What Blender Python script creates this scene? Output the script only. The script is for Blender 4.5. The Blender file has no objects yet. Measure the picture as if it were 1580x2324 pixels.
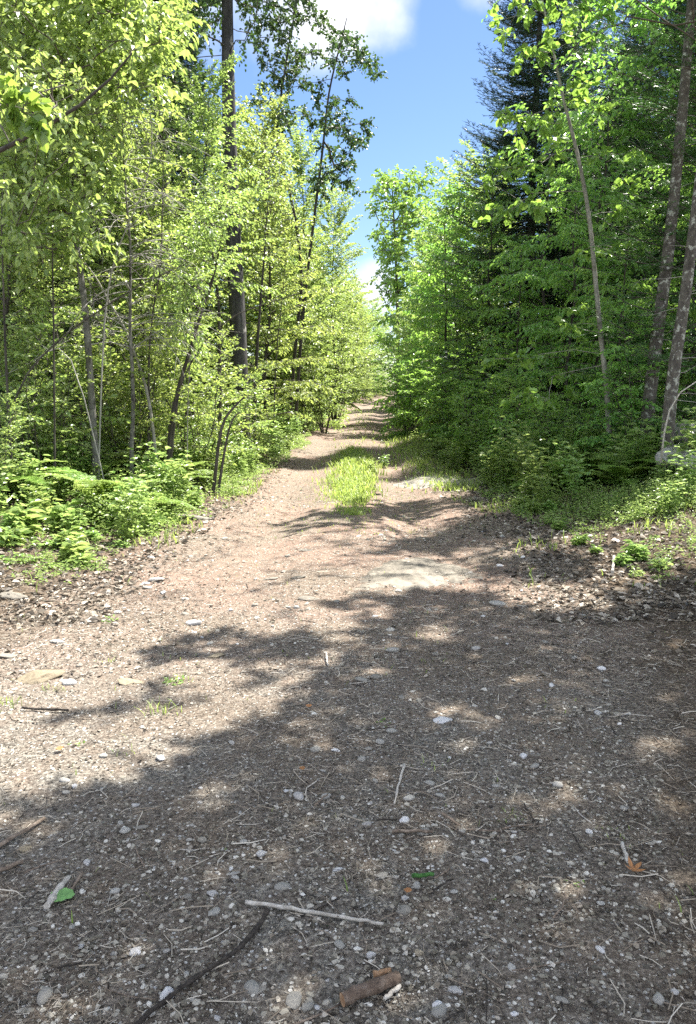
import bpy, math, random
import numpy as np
from mathutils import Vector, Matrix

PI = math.pi
R = math.radians
scene = bpy.context.scene
COL = scene.collection

# ------------------------------------------------------------------ camera
PXW, PXH, FPX, PYC = 1580.0, 2324.0, 1789.0, 1162.0
HORIZON = 890.0
PITCH = math.atan((PYC - HORIZON) / FPX)
EYE = 1.5
cam_d = bpy.data.cameras.new('camera')
cam = bpy.data.objects.new('camera', cam_d)
COL.objects.link(cam)
cam.location = (0, 0, EYE)
cam.rotation_euler = (PI / 2 - PITCH, 0, 0)
cam_d.sensor_fit = 'VERTICAL'
cam_d.angle_y = 2 * math.atan(PYC / FPX)
cam_d.clip_start = 0.05
cam_d.clip_end = 3000
scene.camera = cam

# ------------------------------------------------------------------ world, sun, exposure
SUN_AZ, SUN_EL = R(47), R(60)
SUND = Vector((math.sin(SUN_AZ) * math.cos(SUN_EL), math.cos(SUN_AZ) * math.cos(SUN_EL), math.sin(SUN_EL)))
world = bpy.data.worlds.new('World')
scene.world = world
world.use_nodes = True
wt = world.node_tree
for n in list(wt.nodes):
    wt.nodes.remove(n)


def wnode(t, **kw):
    n = wt.nodes.new(t)
    for k, v in kw.items():
        setattr(n, k, v)
    return n


def pix_dir(px, py):
    v = Vector(((px - PXW / 2) / FPX, (PYC - py) / FPX, -1.0)).normalized()
    return (cam.rotation_euler.to_matrix() @ v).normalized()


sky = wnode('ShaderNodeTexSky', sky_type='NISHITA', sun_disc=False)
sky.sun_elevation, sky.sun_rotation = SUN_EL, SUN_AZ
sky.air_density, sky.dust_density, sky.ozone_density = 1.0, 0.3, 2.0
hsv = wnode('ShaderNodeHueSaturation')
hsv.inputs['Saturation'].default_value = 1.12
hsv.inputs['Value'].default_value = 0.92
hsv.inputs['Hue'].default_value = 0.505
wt.links.new(sky.outputs[0], hsv.inputs['Color'])
tc = wnode('ShaderNodeTexCoord')
# cumulus clouds of the sky, a density field over directions
cloud_noise = wnode('ShaderNodeTexNoise')
cloud_noise.inputs['Scale'].default_value = 7.0
cloud_noise.inputs['Detail'].default_value = 7.0
cloud_noise.inputs['Roughness'].default_value = 0.55
wt.links.new(tc.outputs['Generated'], cloud_noise.inputs['Vector'])


def cloud_blob(px, py, rad, soft):
    d = pix_dir(px, py)
    dot = wnode('ShaderNodeVectorMath', operation='DOT_PRODUCT')
    dot.inputs[1].default_value = d
    wt.links.new(tc.outputs['Generated'], dot.inputs[0])
    mr = wnode('ShaderNodeMapRange', interpolation_type='SMOOTHSTEP')
    mr.inputs['From Min'].default_value = math.cos(rad + soft)
    mr.inputs['From Max'].default_value = math.cos(max(rad - soft, 0.001))
    wt.links.new(dot.outputs['Value'], mr.inputs['Value'])
    return mr.outputs[0]


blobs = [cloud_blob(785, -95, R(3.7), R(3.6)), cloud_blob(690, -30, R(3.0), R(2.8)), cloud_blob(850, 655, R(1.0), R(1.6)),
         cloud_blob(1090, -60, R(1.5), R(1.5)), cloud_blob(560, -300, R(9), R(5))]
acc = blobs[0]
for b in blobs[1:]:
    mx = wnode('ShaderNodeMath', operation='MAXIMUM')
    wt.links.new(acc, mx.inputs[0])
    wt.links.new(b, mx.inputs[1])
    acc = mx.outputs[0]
# cumulus added over the unseen rest of the sky to brighten the shade
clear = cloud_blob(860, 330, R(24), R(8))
cn2 = wnode('ShaderNodeTexNoise')
cn2.inputs['Scale'].default_value = 2.6
cn2.inputs['Detail'].default_value = 6.0
wt.links.new(tc.outputs['Generated'], cn2.inputs['Vector'])
fill_clouds = wnode('ShaderNodeMapRange', interpolation_type='SMOOTHSTEP')
fill_clouds.inputs['From Min'].default_value = 0.44
fill_clouds.inputs['From Max'].default_value = 0.57
wt.links.new(cn2.outputs['Fac'], fill_clouds.inputs['Value'])
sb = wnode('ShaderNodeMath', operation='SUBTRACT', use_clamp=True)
wt.links.new(fill_clouds.outputs[0], sb.inputs[0])
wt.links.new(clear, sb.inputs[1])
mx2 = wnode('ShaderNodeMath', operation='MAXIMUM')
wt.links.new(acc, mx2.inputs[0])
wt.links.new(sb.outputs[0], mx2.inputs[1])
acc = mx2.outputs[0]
m1 = wnode('ShaderNodeMath', operation='MULTIPLY_ADD')
wt.links.new(cloud_noise.outputs['Fac'], m1.inputs[0])
m1.inputs[1].default_value = 2.4
m1.inputs[2].default_value = -1.5
m2 = wnode('ShaderNodeMath', operation='MULTIPLY_ADD')
wt.links.new(acc, m2.inputs[0])
m2.inputs[1].default_value = 1.1
wt.links.new(m1.outputs[0], m2.inputs[2])
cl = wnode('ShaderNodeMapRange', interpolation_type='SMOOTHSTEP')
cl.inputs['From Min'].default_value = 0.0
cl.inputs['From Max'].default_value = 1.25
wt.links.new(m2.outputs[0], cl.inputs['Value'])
bg = wnode('ShaderNodeBackground')
bg.inputs['Strength'].default_value = 0.05
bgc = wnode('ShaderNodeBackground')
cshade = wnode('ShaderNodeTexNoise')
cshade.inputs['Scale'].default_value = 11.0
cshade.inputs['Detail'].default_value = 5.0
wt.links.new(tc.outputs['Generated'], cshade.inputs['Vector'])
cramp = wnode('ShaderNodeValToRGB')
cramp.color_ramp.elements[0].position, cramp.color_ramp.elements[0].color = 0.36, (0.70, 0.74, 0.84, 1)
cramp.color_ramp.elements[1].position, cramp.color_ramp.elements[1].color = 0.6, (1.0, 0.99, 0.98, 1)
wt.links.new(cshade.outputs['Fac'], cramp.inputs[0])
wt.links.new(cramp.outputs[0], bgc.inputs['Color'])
cstr = wnode('ShaderNodeMath', operation='MULTIPLY_ADD')          # thin small clouds down the track, brighter unseen ones added elsewhere as fill light
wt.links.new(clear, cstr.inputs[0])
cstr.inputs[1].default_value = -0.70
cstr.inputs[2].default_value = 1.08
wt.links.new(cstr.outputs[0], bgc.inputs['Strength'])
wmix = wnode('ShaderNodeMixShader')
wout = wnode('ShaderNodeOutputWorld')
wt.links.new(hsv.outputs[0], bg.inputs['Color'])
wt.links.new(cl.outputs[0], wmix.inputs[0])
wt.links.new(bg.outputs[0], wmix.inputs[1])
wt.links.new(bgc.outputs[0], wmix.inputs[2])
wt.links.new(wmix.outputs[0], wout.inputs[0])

sun_d = bpy.data.lights.new('sun', 'SUN')
sun_d.energy = 5.0
sun_d.angle = R(0.53)
sun_d.color = (1.0, 0.95, 0.87)
sun = bpy.data.objects.new('sun', sun_d)
COL.objects.link(sun)
sun.rotation_euler = SUND.to_track_quat('Z', 'Y').to_euler()
sun.location = (20, 15, 40)

scene.view_settings.view_transform = 'Standard'
scene.view_settings.look = 'None'
scene.view_settings.exposure = 2.1
scene.view_settings.gamma = 1
cy = scene.cycles
cy.max_bounces = 7
cy.diffuse_bounces = 4
cy.glossy_bounces = 2
cy.transmission_bounces = 5
cy.transparent_max_bounces = 8
cy.use_denoising = False
cy.sample_clamp_indirect = 6.0

# ------------------------------------------------------------------ numeric helpers


def lattice(ix, iy, seed):
    h = (ix.astype(np.int64) * 374761393 + iy.astype(np.int64) * 668265263 + seed * 982451653) & 0xFFFFFFFF
    h = ((h ^ (h >> 13)) * 1274126177) & 0xFFFFFFFF
    return ((h ^ (h >> 16)) & 0xFFFF) / 65535.0


def vnoise(x, y, seed=0):
    x, y = np.asarray(x, float), np.asarray(y, float)
    ix, iy = np.floor(x), np.floor(y)
    fx, fy = x - ix, y - iy
    fx, fy = fx * fx * (3 - 2 * fx), fy * fy * (3 - 2 * fy)
    a, b = lattice(ix, iy, seed), lattice(ix + 1, iy, seed)
    c, d = lattice(ix, iy + 1, seed), lattice(ix + 1, iy + 1, seed)
    return (a * (1 - fx) + b * fx) * (1 - fy) + (c * (1 - fx) + d * fx) * fy


def fbm(x, y, seed=0, octs=4):
    s, a, f = 0, 0.5, 1.0
    for o in range(octs):
        s = s + a * vnoise(np.asarray(x) * f, np.asarray(y) * f, seed + o)
        a, f = a * 0.5, f * 2.03
    return s / (1 - 0.5 ** octs)


def sstep(a, b, x):
    t = np.clip((np.asarray(x, float) - a) / (b - a), 0, 1)
    return t * t * (3 - 2 * t)


PCY = np.array([-5, 0, 8, 18, 30, 46, 80, 110, 140.])
PCX = np.array([0.1, 0.1, 0.0, 0.1, 0.45, 1.1, 3.6, 6.6, 11.0])
PHW = np.array([2.3, 2.3, 2.0, 1.5, 1.4, 1.4, 1.4, 1.4, 1.4])


def path_c(y):
    return np.interp(y, PCY, PCX)


def path_w(y):
    return np.interp(y, PCY, PHW)


def edge_dist(x, y):
    """signed distance outside the path edge (negative on the path), wobbling"""
    x, y = np.asarray(x, float), np.asarray(y, float)
    cut = np.where(x > path_c(y), np.interp(y, [0, 1.6, 4, 6, 7.5], [2.0, 1.55, .72, .3, 0]), 0)      # the rough bank closes in on the right
    return np.abs(x - path_c(y)) - path_w(y) + cut + 0.5 * (fbm(np.asarray(x) * 0.8, np.asarray(y) * 0.8, 11, 3) - 0.5)


def ground_z(x, y):
    x, y = np.asarray(x, float), np.asarray(y, float)
    e = edge_dist(x, y)
    side = np.where(x < path_c(y), 0.42, 0.5)
    z = side * sstep(0.0, 3.2, e) + 0.25 * sstep(3, 14, e)
    z = z * (0.35 + 0.65 * sstep(4, 9, y))
    far = np.interp(y, [0, 14, 30, 60, 100, 140], [0, 0, 0.27, 0.6, 0.8, 1.6])
    z = z + far
    z = z + 0.16 * (fbm(x * 0.35, y * 0.35, 3, 3) - 0.5) * sstep(-0.5, 2, e)
    z = z + 0.05 * (fbm(x * 0.9, y * 0.9, 5, 3) - 0.5)
    z = z - 0.08 * np.exp(-((np.abs(x - path_c(y)) - 0.85) / 0.35) ** 2) * sstep(5, 9, y)
    return z


def gz(x, y):
    return float(ground_z(x, y))


ROT = np.array(cam.rotation_euler.to_matrix())


def ray(px, py):
    v = np.array([(px - PXW / 2) / FPX, (PYC - py) / FPX, -1.0])
    return ROT @ v


def at(px, py):
    """where a line of sight through a point of the photograph meets the terrain: used once, to survey the place"""
    d = ray(px, py)
    z = 0.0
    for _ in range(12):
        t = (z - EYE) / d[2]
        x, y = d[0] * t, d[1] * t
        z = gz(x, y)
    return Vector((x, y, z))


def at_y(px, py, Y):
    d = ray(px, py)
    t = Y / d[1]
    return Vector((d[0] * t, Y, EYE + d[2] * t))


# ------------------------------------------------------------------ mesh builder
class MB:
    def __init__(self):
        self.v, self.f, self.n = [], [], 0

    def add(self, verts, faces, mat=0, smooth=False):
        verts = np.asarray(verts, float).reshape(-1, 3)
        faces = np.asarray(faces, np.int64)
        if len(faces):
            self.f.append((faces + self.n, mat, smooth))
        self.v.append(verts)
        self.n += len(verts)

    def tube(self, pts, radii, sides=6, mat=0, caps=False, bump=None):
        pts = np.asarray(pts, float)
        n = len(pts)
        radii = np.broadcast_to(np.asarray(radii, float), (n,))
        tan = np.gradient(pts, axis=0)
        tan /= np.linalg.norm(tan, axis=1, keepdims=True) + 1e-9
        ref = np.array([0.31, 0.95, 0.05]) if abs(tan[:, 2]).mean() > 0.6 else np.array([0.05, 0.1, 1.0])
        u = np.cross(tan, ref)
        u /= np.linalg.norm(u, axis=1, keepdims=True) + 1e-9
        w = np.cross(tan, u)
        a = np.arange(sides) * 2 * PI / sides
        rr = radii[:, None] * np.ones(sides)
        if bump is not None:
            rr = rr * bump(n, sides)
        ring = pts[:, None, :] + rr[:, :, None] * (np.cos(a)[None, :, None] * u[:, None, :] + np.sin(a)[None, :, None] * w[:, None, :])
        i = np.arange(n - 1)[:, None] * sides
        j = np.arange(sides)[None, :]
        k = (j + 1) % sides
        q = np.stack([i + j, i + k, i + sides + k, i + sides + j], -1).reshape(-1, 4)
        self.add(ring.reshape(-1, 3), q, mat, True)
        if caps:
            base = self.n - n * sides
            self.f.append((np.array([[base + s for s in range(sides)][::-1]]), mat if caps is True else caps, False))
            self.f.append((np.array([[base + (n - 1) * sides + s for s in range(sides)]]), mat if caps is True else caps, False))

    def mesh(self, name, mats):
        me = bpy.data.meshes.new(name)
        if self.n == 0:
            return me
        co = np.concatenate(self.v).astype(np.float32)
        me.vertices.add(len(co))
        me.vertices.foreach_set('co', co.ravel())
        li, tot, mi, sm = [], [], [], []
        for f, m, s in self.f:
            li.append(f.ravel())
            tot.append(np.full(len(f), f.shape[1]))
            mi.append(np.full(len(f), m))
            sm.append(np.full(len(f), s))
        li, tot = np.concatenate(li), np.concatenate(tot)
        me.loops.add(len(li))
        me.loops.foreach_set('vertex_index', li.astype(np.int32))
        me.polygons.add(len(tot))
        start = np.concatenate([[0], np.cumsum(tot)[:-1]])
        me.polygons.foreach_set('loop_start', start.astype(np.int32))
        me.polygons.foreach_set('loop_total', tot.astype(np.int32))
        me.polygons.foreach_set('material_index', np.concatenate(mi).astype(np.int32))
        me.polygons.foreach_set('use_smooth', np.concatenate(sm).astype(bool))
        for m in mats:
            me.materials.append(m)
        me.update(calc_edges=True)
        return me

    def obj(self, name, mats, parent=None):
        o = bpy.data.objects.new(name, self.mesh(name, mats if isinstance(mats, (list, tuple)) else [mats]))
        COL.objects.link(o)
        if parent:
            o.parent = parent
        return o


def nrm(a):
    return a / (np.linalg.norm(a, axis=-1, keepdims=True) + 1e-9)


def add_leaves(mb, P, D, N, L, width=0.55, fold=0.12, droop=0.12, mat=0, shape='ovate'):
    """leaf blades: each its own six-point folded blade"""
    P, D, N = np.asarray(P, float), nrm(np.asarray(D, float)), np.asarray(N, float)
    if len(P) == 0:
        return
    L = np.broadcast_to(np.asarray(L, float), (len(P),))
    N = nrm(N - (N * D).sum(1, keepdims=True) * D)
    S = np.cross(D, N)
    if shape == 'round':
        T = [(0, 0, 0), (.22, .5, fold), (.7, .44, fold * .8), (1, 0, -droop), (.7, -.44, fold * .8), (.22, -.5, fold)]
    elif shape == 'needle':
        T = [(0, -.5, 0), (0, .5, 0), (1, .12, -droop), (1, -.12, -droop)]
    else:
        T = [(0, 0, 0), (.3, .5, fold), (.66, .36, fold * .7), (1, 0, -droop), (.66, -.36, fold * .7), (.3, -.5, fold)]
    V = np.stack([P + L[:, None] * (u * D + v * width * S + w * N) for u, v, w in T], 1)
    k = len(T)
    b = np.arange(len(P))[:, None] * k
    if shape == 'needle':
        F = b + np.array([[0, 1, 2, 3]])
    else:
        F = np.concatenate([b + np.array([[0, 1, 2, 3]]), b + np.array([[0, 3, 4, 5]])])
    mb.add(V.reshape(-1, 3), F, mat, False)


# ------------------------------------------------------------------ materials
def material(name):
    m = bpy.data.materials.new(name)
    m.use_nodes = True
    nt = m.node_tree
    for n in list(nt.nodes):
        if n.type not in ('OUTPUT_MATERIAL',):
            nt.nodes.remove(n)
    out = nt.nodes['Material Output']
    return m, nt, out


class NT:
    def __init__(self, nt):
        self.nt = nt

    def n(self, t, ins=None, **kw):
        x = self.nt.nodes.new(t)
        for k, v in kw.items():
            setattr(x, k, v)
        for k, v in (ins or {}).items():
            if hasattr(v, 'is_output'):
                self.nt.links.new(v, x.inputs[k])
            else:
                x.inputs[k].default_value = v
        return x

    def ramp(self, fac, stops, interp='LINEAR'):
        x = self.nt.nodes.new('ShaderNodeValToRGB')
        x.color_ramp.interpolation = interp
        while len(x.color_ramp.elements) > 1:
            x.color_ramp.elements.remove(x.color_ramp.elements[0])
        x.color_ramp.elements[0].position = stops[0][0]
        x.color_ramp.elements[0].color = (*stops[0][1], 1) if len(stops[0][1]) == 3 else stops[0][1]
        for p, c in stops[1:]:
            e = x.color_ramp.elements.new(p)
            e.color = (*c, 1) if len(c) == 3 else c
        self.nt.links.new(fac, x.inputs[0])
        return x.outputs[0]

    def mixc(self, fac, a, b, mode='MIX'):
        x = self.nt.nodes.new('ShaderNodeMix')
        x.data_type = 'RGBA'
        x.blend_type = mode
        for sock, v in ((x.inputs[0], fac), (x.inputs[6], a), (x.inputs[7], b)):
            if hasattr(v, 'is_output'):
                self.nt.links.new(v, sock)
            else:
                sock.default_value = v if isinstance(v, float) else (*v, 1)
        return x.outputs[2]

    def math(self, op, a, b=0.0, c=0.0):
        x = self.nt.nodes.new('ShaderNodeMath')
        x.operation = op
        for i, v in enumerate((a, b, c)):
            if hasattr(v, 'is_output'):
                self.nt.links.new(v, x.inputs[i])
            else:
                x.inputs[i].default_value = v
        return x.outputs[0]


def leaf_mat(name, dark, mid, light, trans, rough=0.42, tfac=0.45, spec=0.45):
    m, nt, out = material(name)
    k = NT(nt)
    geo = k.n('ShaderNodeNewGeometry')
    oi = k.n('ShaderNodeObjectInfo')
    r = geo.outputs['Random Per Island']
    col = k.ramp(r, [(0, dark), (0.45, mid), (1, light)])
    hue = k.n('ShaderNodeHueSaturation', {'Color': col, 'Hue': k.math('MULTIPLY_ADD', oi.outputs['Random'], 0.022, 0.480),
                                          'Value': k.math('MULTIPLY_ADD', oi.outputs['Random'], 0.35, 0.85)})
    tcol = k.n('ShaderNodeHueSaturation', {'Color': k.mixc(r, tuple(x * .75 for x in trans), trans), 'Hue': k.math('MULTIPLY_ADD', oi.outputs['Random'], 0.022, 0.480)})
    p = k.n('ShaderNodeBsdfPrincipled', {'Base Color': hue.outputs[0], 'Roughness': rough, 'Specular IOR Level': spec})
    t = k.n('ShaderNodeBsdfTranslucent', {'Color': tcol.outputs[0]})
    x = k.n('ShaderNodeMixShader', {0: tfac, 1: p.outputs[0], 2: t.outputs[0]})
    nt.links.new(x.outputs[0], out.inputs[0])
    return m


def bark_mat(name, a, b, c, scale=14, stretch=0.25, spots=None, bump=0.5):
    m, nt, out = material(name)
    k = NT(nt)
    tcn = k.n('ShaderNodeTexCoord')
    mp = k.n('ShaderNodeMapping', {'Vector': tcn.outputs['Object'], 'Scale': (1, 1, stretch)})
    n1 = k.n('ShaderNodeTexNoise', {'Vector': mp.outputs[0], 'Scale': scale, 'Detail': 6.0, 'Roughness': 0.65})
    col = k.ramp(n1.outputs['Fac'], [(0.3, a), (0.5, b), (0.72, c)])
    if spots:
        v = k.n('ShaderNodeTexNoise', {'Vector': tcn.outputs['Object'], 'Scale': spots[1], 'Detail': 5.0, 'Roughness': 0.7})
        f = k.ramp(v.outputs['Fac'], [(spots[2], (0, 0, 0)), (spots[2] + .06, (1, 1, 1))])
        col = k.mixc(f, col, spots[0])
    bm = k.n('ShaderNodeBump', {'Height': n1.outputs['Fac'], 'Strength': bump, 'Distance': 0.02})
    p = k.n('ShaderNodeBsdfPrincipled', {'Base Color': col, 'Roughness': 0.85, 'Normal': bm.outputs[0], 'Specular IOR Level': 0.25})
    nt.links.new(p.outputs[0], out.inputs[0])
    return m


def island_mat(name, stops, rough=0.8, trans=0.0, spec=0.3, tex=None):
    """a material whose pieces each take their own colour out of a range"""
    m, nt, out = material(name)
    k = NT(nt)
    geo = k.n('ShaderNodeNewGeometry')
    col = k.ramp(geo.outputs['Random Per Island'], stops)
    if tex:
        tcn = k.n('ShaderNodeTexCoord')
        no = k.n('ShaderNodeTexNoise', {'Vector': tcn.outputs['Object'], 'Scale': tex, 'Detail': 5.0, 'Roughness': 0.65})
        col = k.mixc(1.0, col, k.ramp(no.outputs['Fac'], [(0.3, (.6, .6, .6)), (0.7, (1.15, 1.15, 1.15))]), 'MULTIPLY')
    p = k.n('ShaderNodeBsdfPrincipled', {'Base Color': col, 'Roughness': rough, 'Specular IOR Level': spec})
    sh = p.outputs[0]
    if trans:
        t = k.n('ShaderNodeBsdfTranslucent', {'Color': col})
        sh = k.n('ShaderNodeMixShader', {0: trans, 1: sh, 2: t.outputs[0]}).outputs[0]
    nt.links.new(sh, out.inputs[0])
    return m


def rock_mat(name, stops, scale=9, spot=None):
    m, nt, out = material(name)
    k = NT(nt)
    tcn = k.n('ShaderNodeTexCoord')
    oi = k.n('ShaderNodeObjectInfo')
    off = k.n('ShaderNodeVectorMath', {0: tcn.outputs['Object'], 1: oi.outputs['Location']}, operation='ADD')
    n1 = k.n('ShaderNodeTexNoise', {'Vector': off.outputs[0], 'Scale': scale, 'Detail': 8.0, 'Roughness': 0.7})
    col = k.ramp(n1.outputs['Fac'], stops)
    n2 = k.n('ShaderNodeTexNoise', {'Vector': off.outputs[0], 'Scale': scale * 14, 'Detail': 3.0})
    col = k.mixc(1.0, col, k.ramp(n2.outputs['Fac'], [(0.35, (.62, .62, .62)), (0.65, (1.12, 1.12, 1.12))]), 'MULTIPLY')
    col = k.mixc(1.0, col, k.ramp(oi.outputs['Random'], [(0, (.62, .58, .52)), (.5, (.9, .88, .84)), (1, (1.15, 1.13, 1.1))]), 'MULTIPLY')
    if spot:
        n3 = k.n('ShaderNodeTexNoise', {'Vector': off.outputs[0], 'Scale': scale * .8, 'Detail': 6.0, 'W': 3.0}, noise_dimensions='4D')
        col = k.mixc(k.ramp(n3.outputs['Fac'], [(.52, (0, 0, 0)), (.6, (1, 1, 1))]), col, spot)
    bm = k.n('ShaderNodeBump', {'Height': n1.outputs['Fac'], 'Strength': 0.6, 'Distance': 0.01})
    p = k.n('ShaderNodeBsdfPrincipled', {'Base Color': col, 'Roughness': 0.75, 'Normal': bm.outputs[0], 'Specular IOR Level': 0.3})
    nt.links.new(p.outputs[0], out.inputs[0])
    return m


M = {}
M['leaf_bright'] = leaf_mat('sunny_maple_leaf', (.075, .15, .032), (.14, .235, .055), (.33, .40, .18), (.45, .62, .14), rough=.4, spec=.85)
M['leaf_mid'] = leaf_mat('beech_leaf', (.07, .19, .04), (.12, .275, .06), (.22, .37, .11), (.36, .67, .11), rough=.32, spec=.55)
M['leaf_pale'] = leaf_mat('poplar_leaf', (.07, .16, .03), (.11, .22, .045), (.16, .28, .06), (.34, .56, .09), rough=.3, spec=.6)
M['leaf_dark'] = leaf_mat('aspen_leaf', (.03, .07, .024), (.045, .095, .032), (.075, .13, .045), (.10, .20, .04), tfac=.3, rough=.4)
M['needle_dark'] = leaf_mat('spruce_needle', (.02, .05, .034), (.032, .07, .045), (.05, .10, .055), (.05, .11, .04), tfac=.15, rough=.5)
M['needle_fir'] = leaf_mat('fir_needle', (.028, .07, .022), (.045, .105, .03), (.075, .15, .04), (.09, .20, .04), tfac=.25, rough=.45)
M['fern'] = leaf_mat('fern_frond', (.09, .18, .028), (.13, .24, .04), (.18, .30, .055), (.38, .56, .14))
M['herb'] = leaf_mat('herb_leaf', (.075, .165, .03), (.13, .24, .05), (.27, .35, .14), (.42, .59, .17), rough=.32, spec=.55)
M['grass'] = leaf_mat('grass_blade', (.11, .19, .035), (.18, .27, .06), (.30, .35, .12), (.42, .56, .12))
M['bark_dark'] = bark_mat('dark_bark', (.025, .022, .019), (.06, .053, .045), (.11, .10, .088))
M['bark_aspen'] = bark_mat('aspen_bark', (.05, .047, .042), (.13, .125, .11), (.24, .235, .21), scale=9, stretch=.6, spots=((.035, .03, .027), 7, .58))
M['bark_poplar'] = bark_mat('old_poplar_bark', (.02, .019, .019), (.05, .048, .048), (.11, .107, .105), scale=11, stretch=.22, spots=((.27, .26, .24), 3.2, .60), bump=1.0)
M['bark_pale'] = bark_mat('pale_bark', (.13, .12, .10), (.24, .23, .20), (.36, .345, .30), scale=12, stretch=.5, spots=((.10, .09, .08), 16, .62))
M['bark_lichen'] = bark_mat('lichen_bark', (.04, .036, .032), (.09, .08, .07), (.15, .14, .12), scale=18, stretch=.4, spots=((.36, .37, .33), 13, .545))
M['twig'] = bark_mat('twig_bark', (.05, .043, .037), (.10, .088, .075), (.17, .15, .13), scale=20)
M['twig_grey'] = bark_mat('dead_grey_twig', (.16, .15, .135), (.27, .26, .235), (.40, .385, .35), scale=20)


# ------------------------------------------------------------------ naming helpers
def tag(o, label, cat, group=None):
    o['label'] = label
    o['category'] = cat
    if group:
        o['group'] = group
    return o


def empty(name, loc=(0, 0, 0)):
    o = bpy.data.objects.new(name, None)
    o.empty_display_size = 0.2
    COL.objects.link(o)
    o.location = loc
    return o


def copy_tree(o, parent=None):
    c = o.copy()
    COL.objects.link(c)
    if parent:
        c.parent = parent
    for ch in list(o.children):
        copy_tree(ch, c)
    return c


USED = set()


def put(proto, x, y, rz, s, label, cat, group=None, z=None, tilt=(0, 0)):
    if proto.name in USED:
        o = copy_tree(proto)
    else:
        o = proto
    USED.add(proto.name)
    o.location = (x, y, gz(x, y) - 0.03 if z is None else z)
    o.rotation_euler = (tilt[0], tilt[1], rz)
    o.scale = (s, s, s) if not isinstance(s, tuple) else s
    if 'group' in o:
        del o['group']
    return tag(o, label, cat, group)


# ------------------------------------------------------------------ plants
def wander(rng, base, top, n, amp):
    t = np.linspace(0, 1, n)[:, None]
    p = np.asarray(base, float)[None] * (1 - t) + np.asarray(top, float)[None] * t
    j = rng.normal(0, 1, (n, 3)) * amp
    j[:, 2] *= .3
    j = (j + np.roll(j, 1, 0) + np.roll(j, -1, 0)) / 2
    j[0] = 0
    j[-1] *= .3
    return p + j * np.sin(t * PI * .9 + .1)


def interp_poly(pts, t):
    f = np.clip(t, 0, .9999) * (len(pts) - 1)
    i = int(f)
    return pts[i] * (1 - (f - i)) + pts[i + 1] * (f - i)


def rot_az(d, a):
    c, s = math.cos(a), math.sin(a)
    return np.array([d[0] * c - d[1] * s, d[0] * s + d[1] * c, d[2]])


class LeafAcc:
    def __init__(self):
        self.P, self.D, self.N, self.L = [], [], [], []

    def add(self, P, D, N, L):
        self.P.append(P)
        self.D.append(D)
        self.N.append(N)
        self.L.append(L)

    def flush(self, mb, **kw):
        if self.P:
            add_leaves(mb, np.concatenate(self.P), np.concatenate(self.D), np.concatenate(self.N), np.concatenate(self.L), **kw)


def leafy_twig(rng, acc, p0, d, tl, spacing, leaf, flat, sag, mb=None, tr=.0022, hang=.25):
    """a twig with alternate leaves held in a loose plane"""
    n = max(3, int(tl / spacing))
    t = (np.arange(n) + .6) / n
    d = d / (np.linalg.norm(d) + 1e-9)
    P = p0 + np.outer(t * tl, d) + np.outer(t ** 2 * tl * sag, [0, 0, -1])
    if mb is not None:
        e = np.array([p0, p0 + d * tl * .5 + np.array([0, 0, -sag * tl * .25]), p0 + d * tl + np.array([0, 0, -sag * tl])])
        mb.tube(e, [tr, tr * .8, tr * .4], 3, 1)
    side = np.where(np.arange(n) % 2 == 0, 1, -1) * rng.uniform(.6, 1.1, n)
    side[-1] = 0
    hor = np.array([-d[1], d[0], 0])
    hor /= np.linalg.norm(hor) + 1e-6
    D = d[None] * .75 + side[:, None] * hor[None] * .9 + rng.normal(0, .22, (n, 3)) + np.stack([np.zeros(n), np.zeros(n), -hang * rng.uniform(.4, 1.5, n)], -1)
    N = np.array([0, 0, 1.0])[None] * flat + rng.normal(0, 1, (n, 3)) * (1 - flat)
    acc.add(P, D, N, leaf * rng.uniform(.6, 1.15, n))


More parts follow.
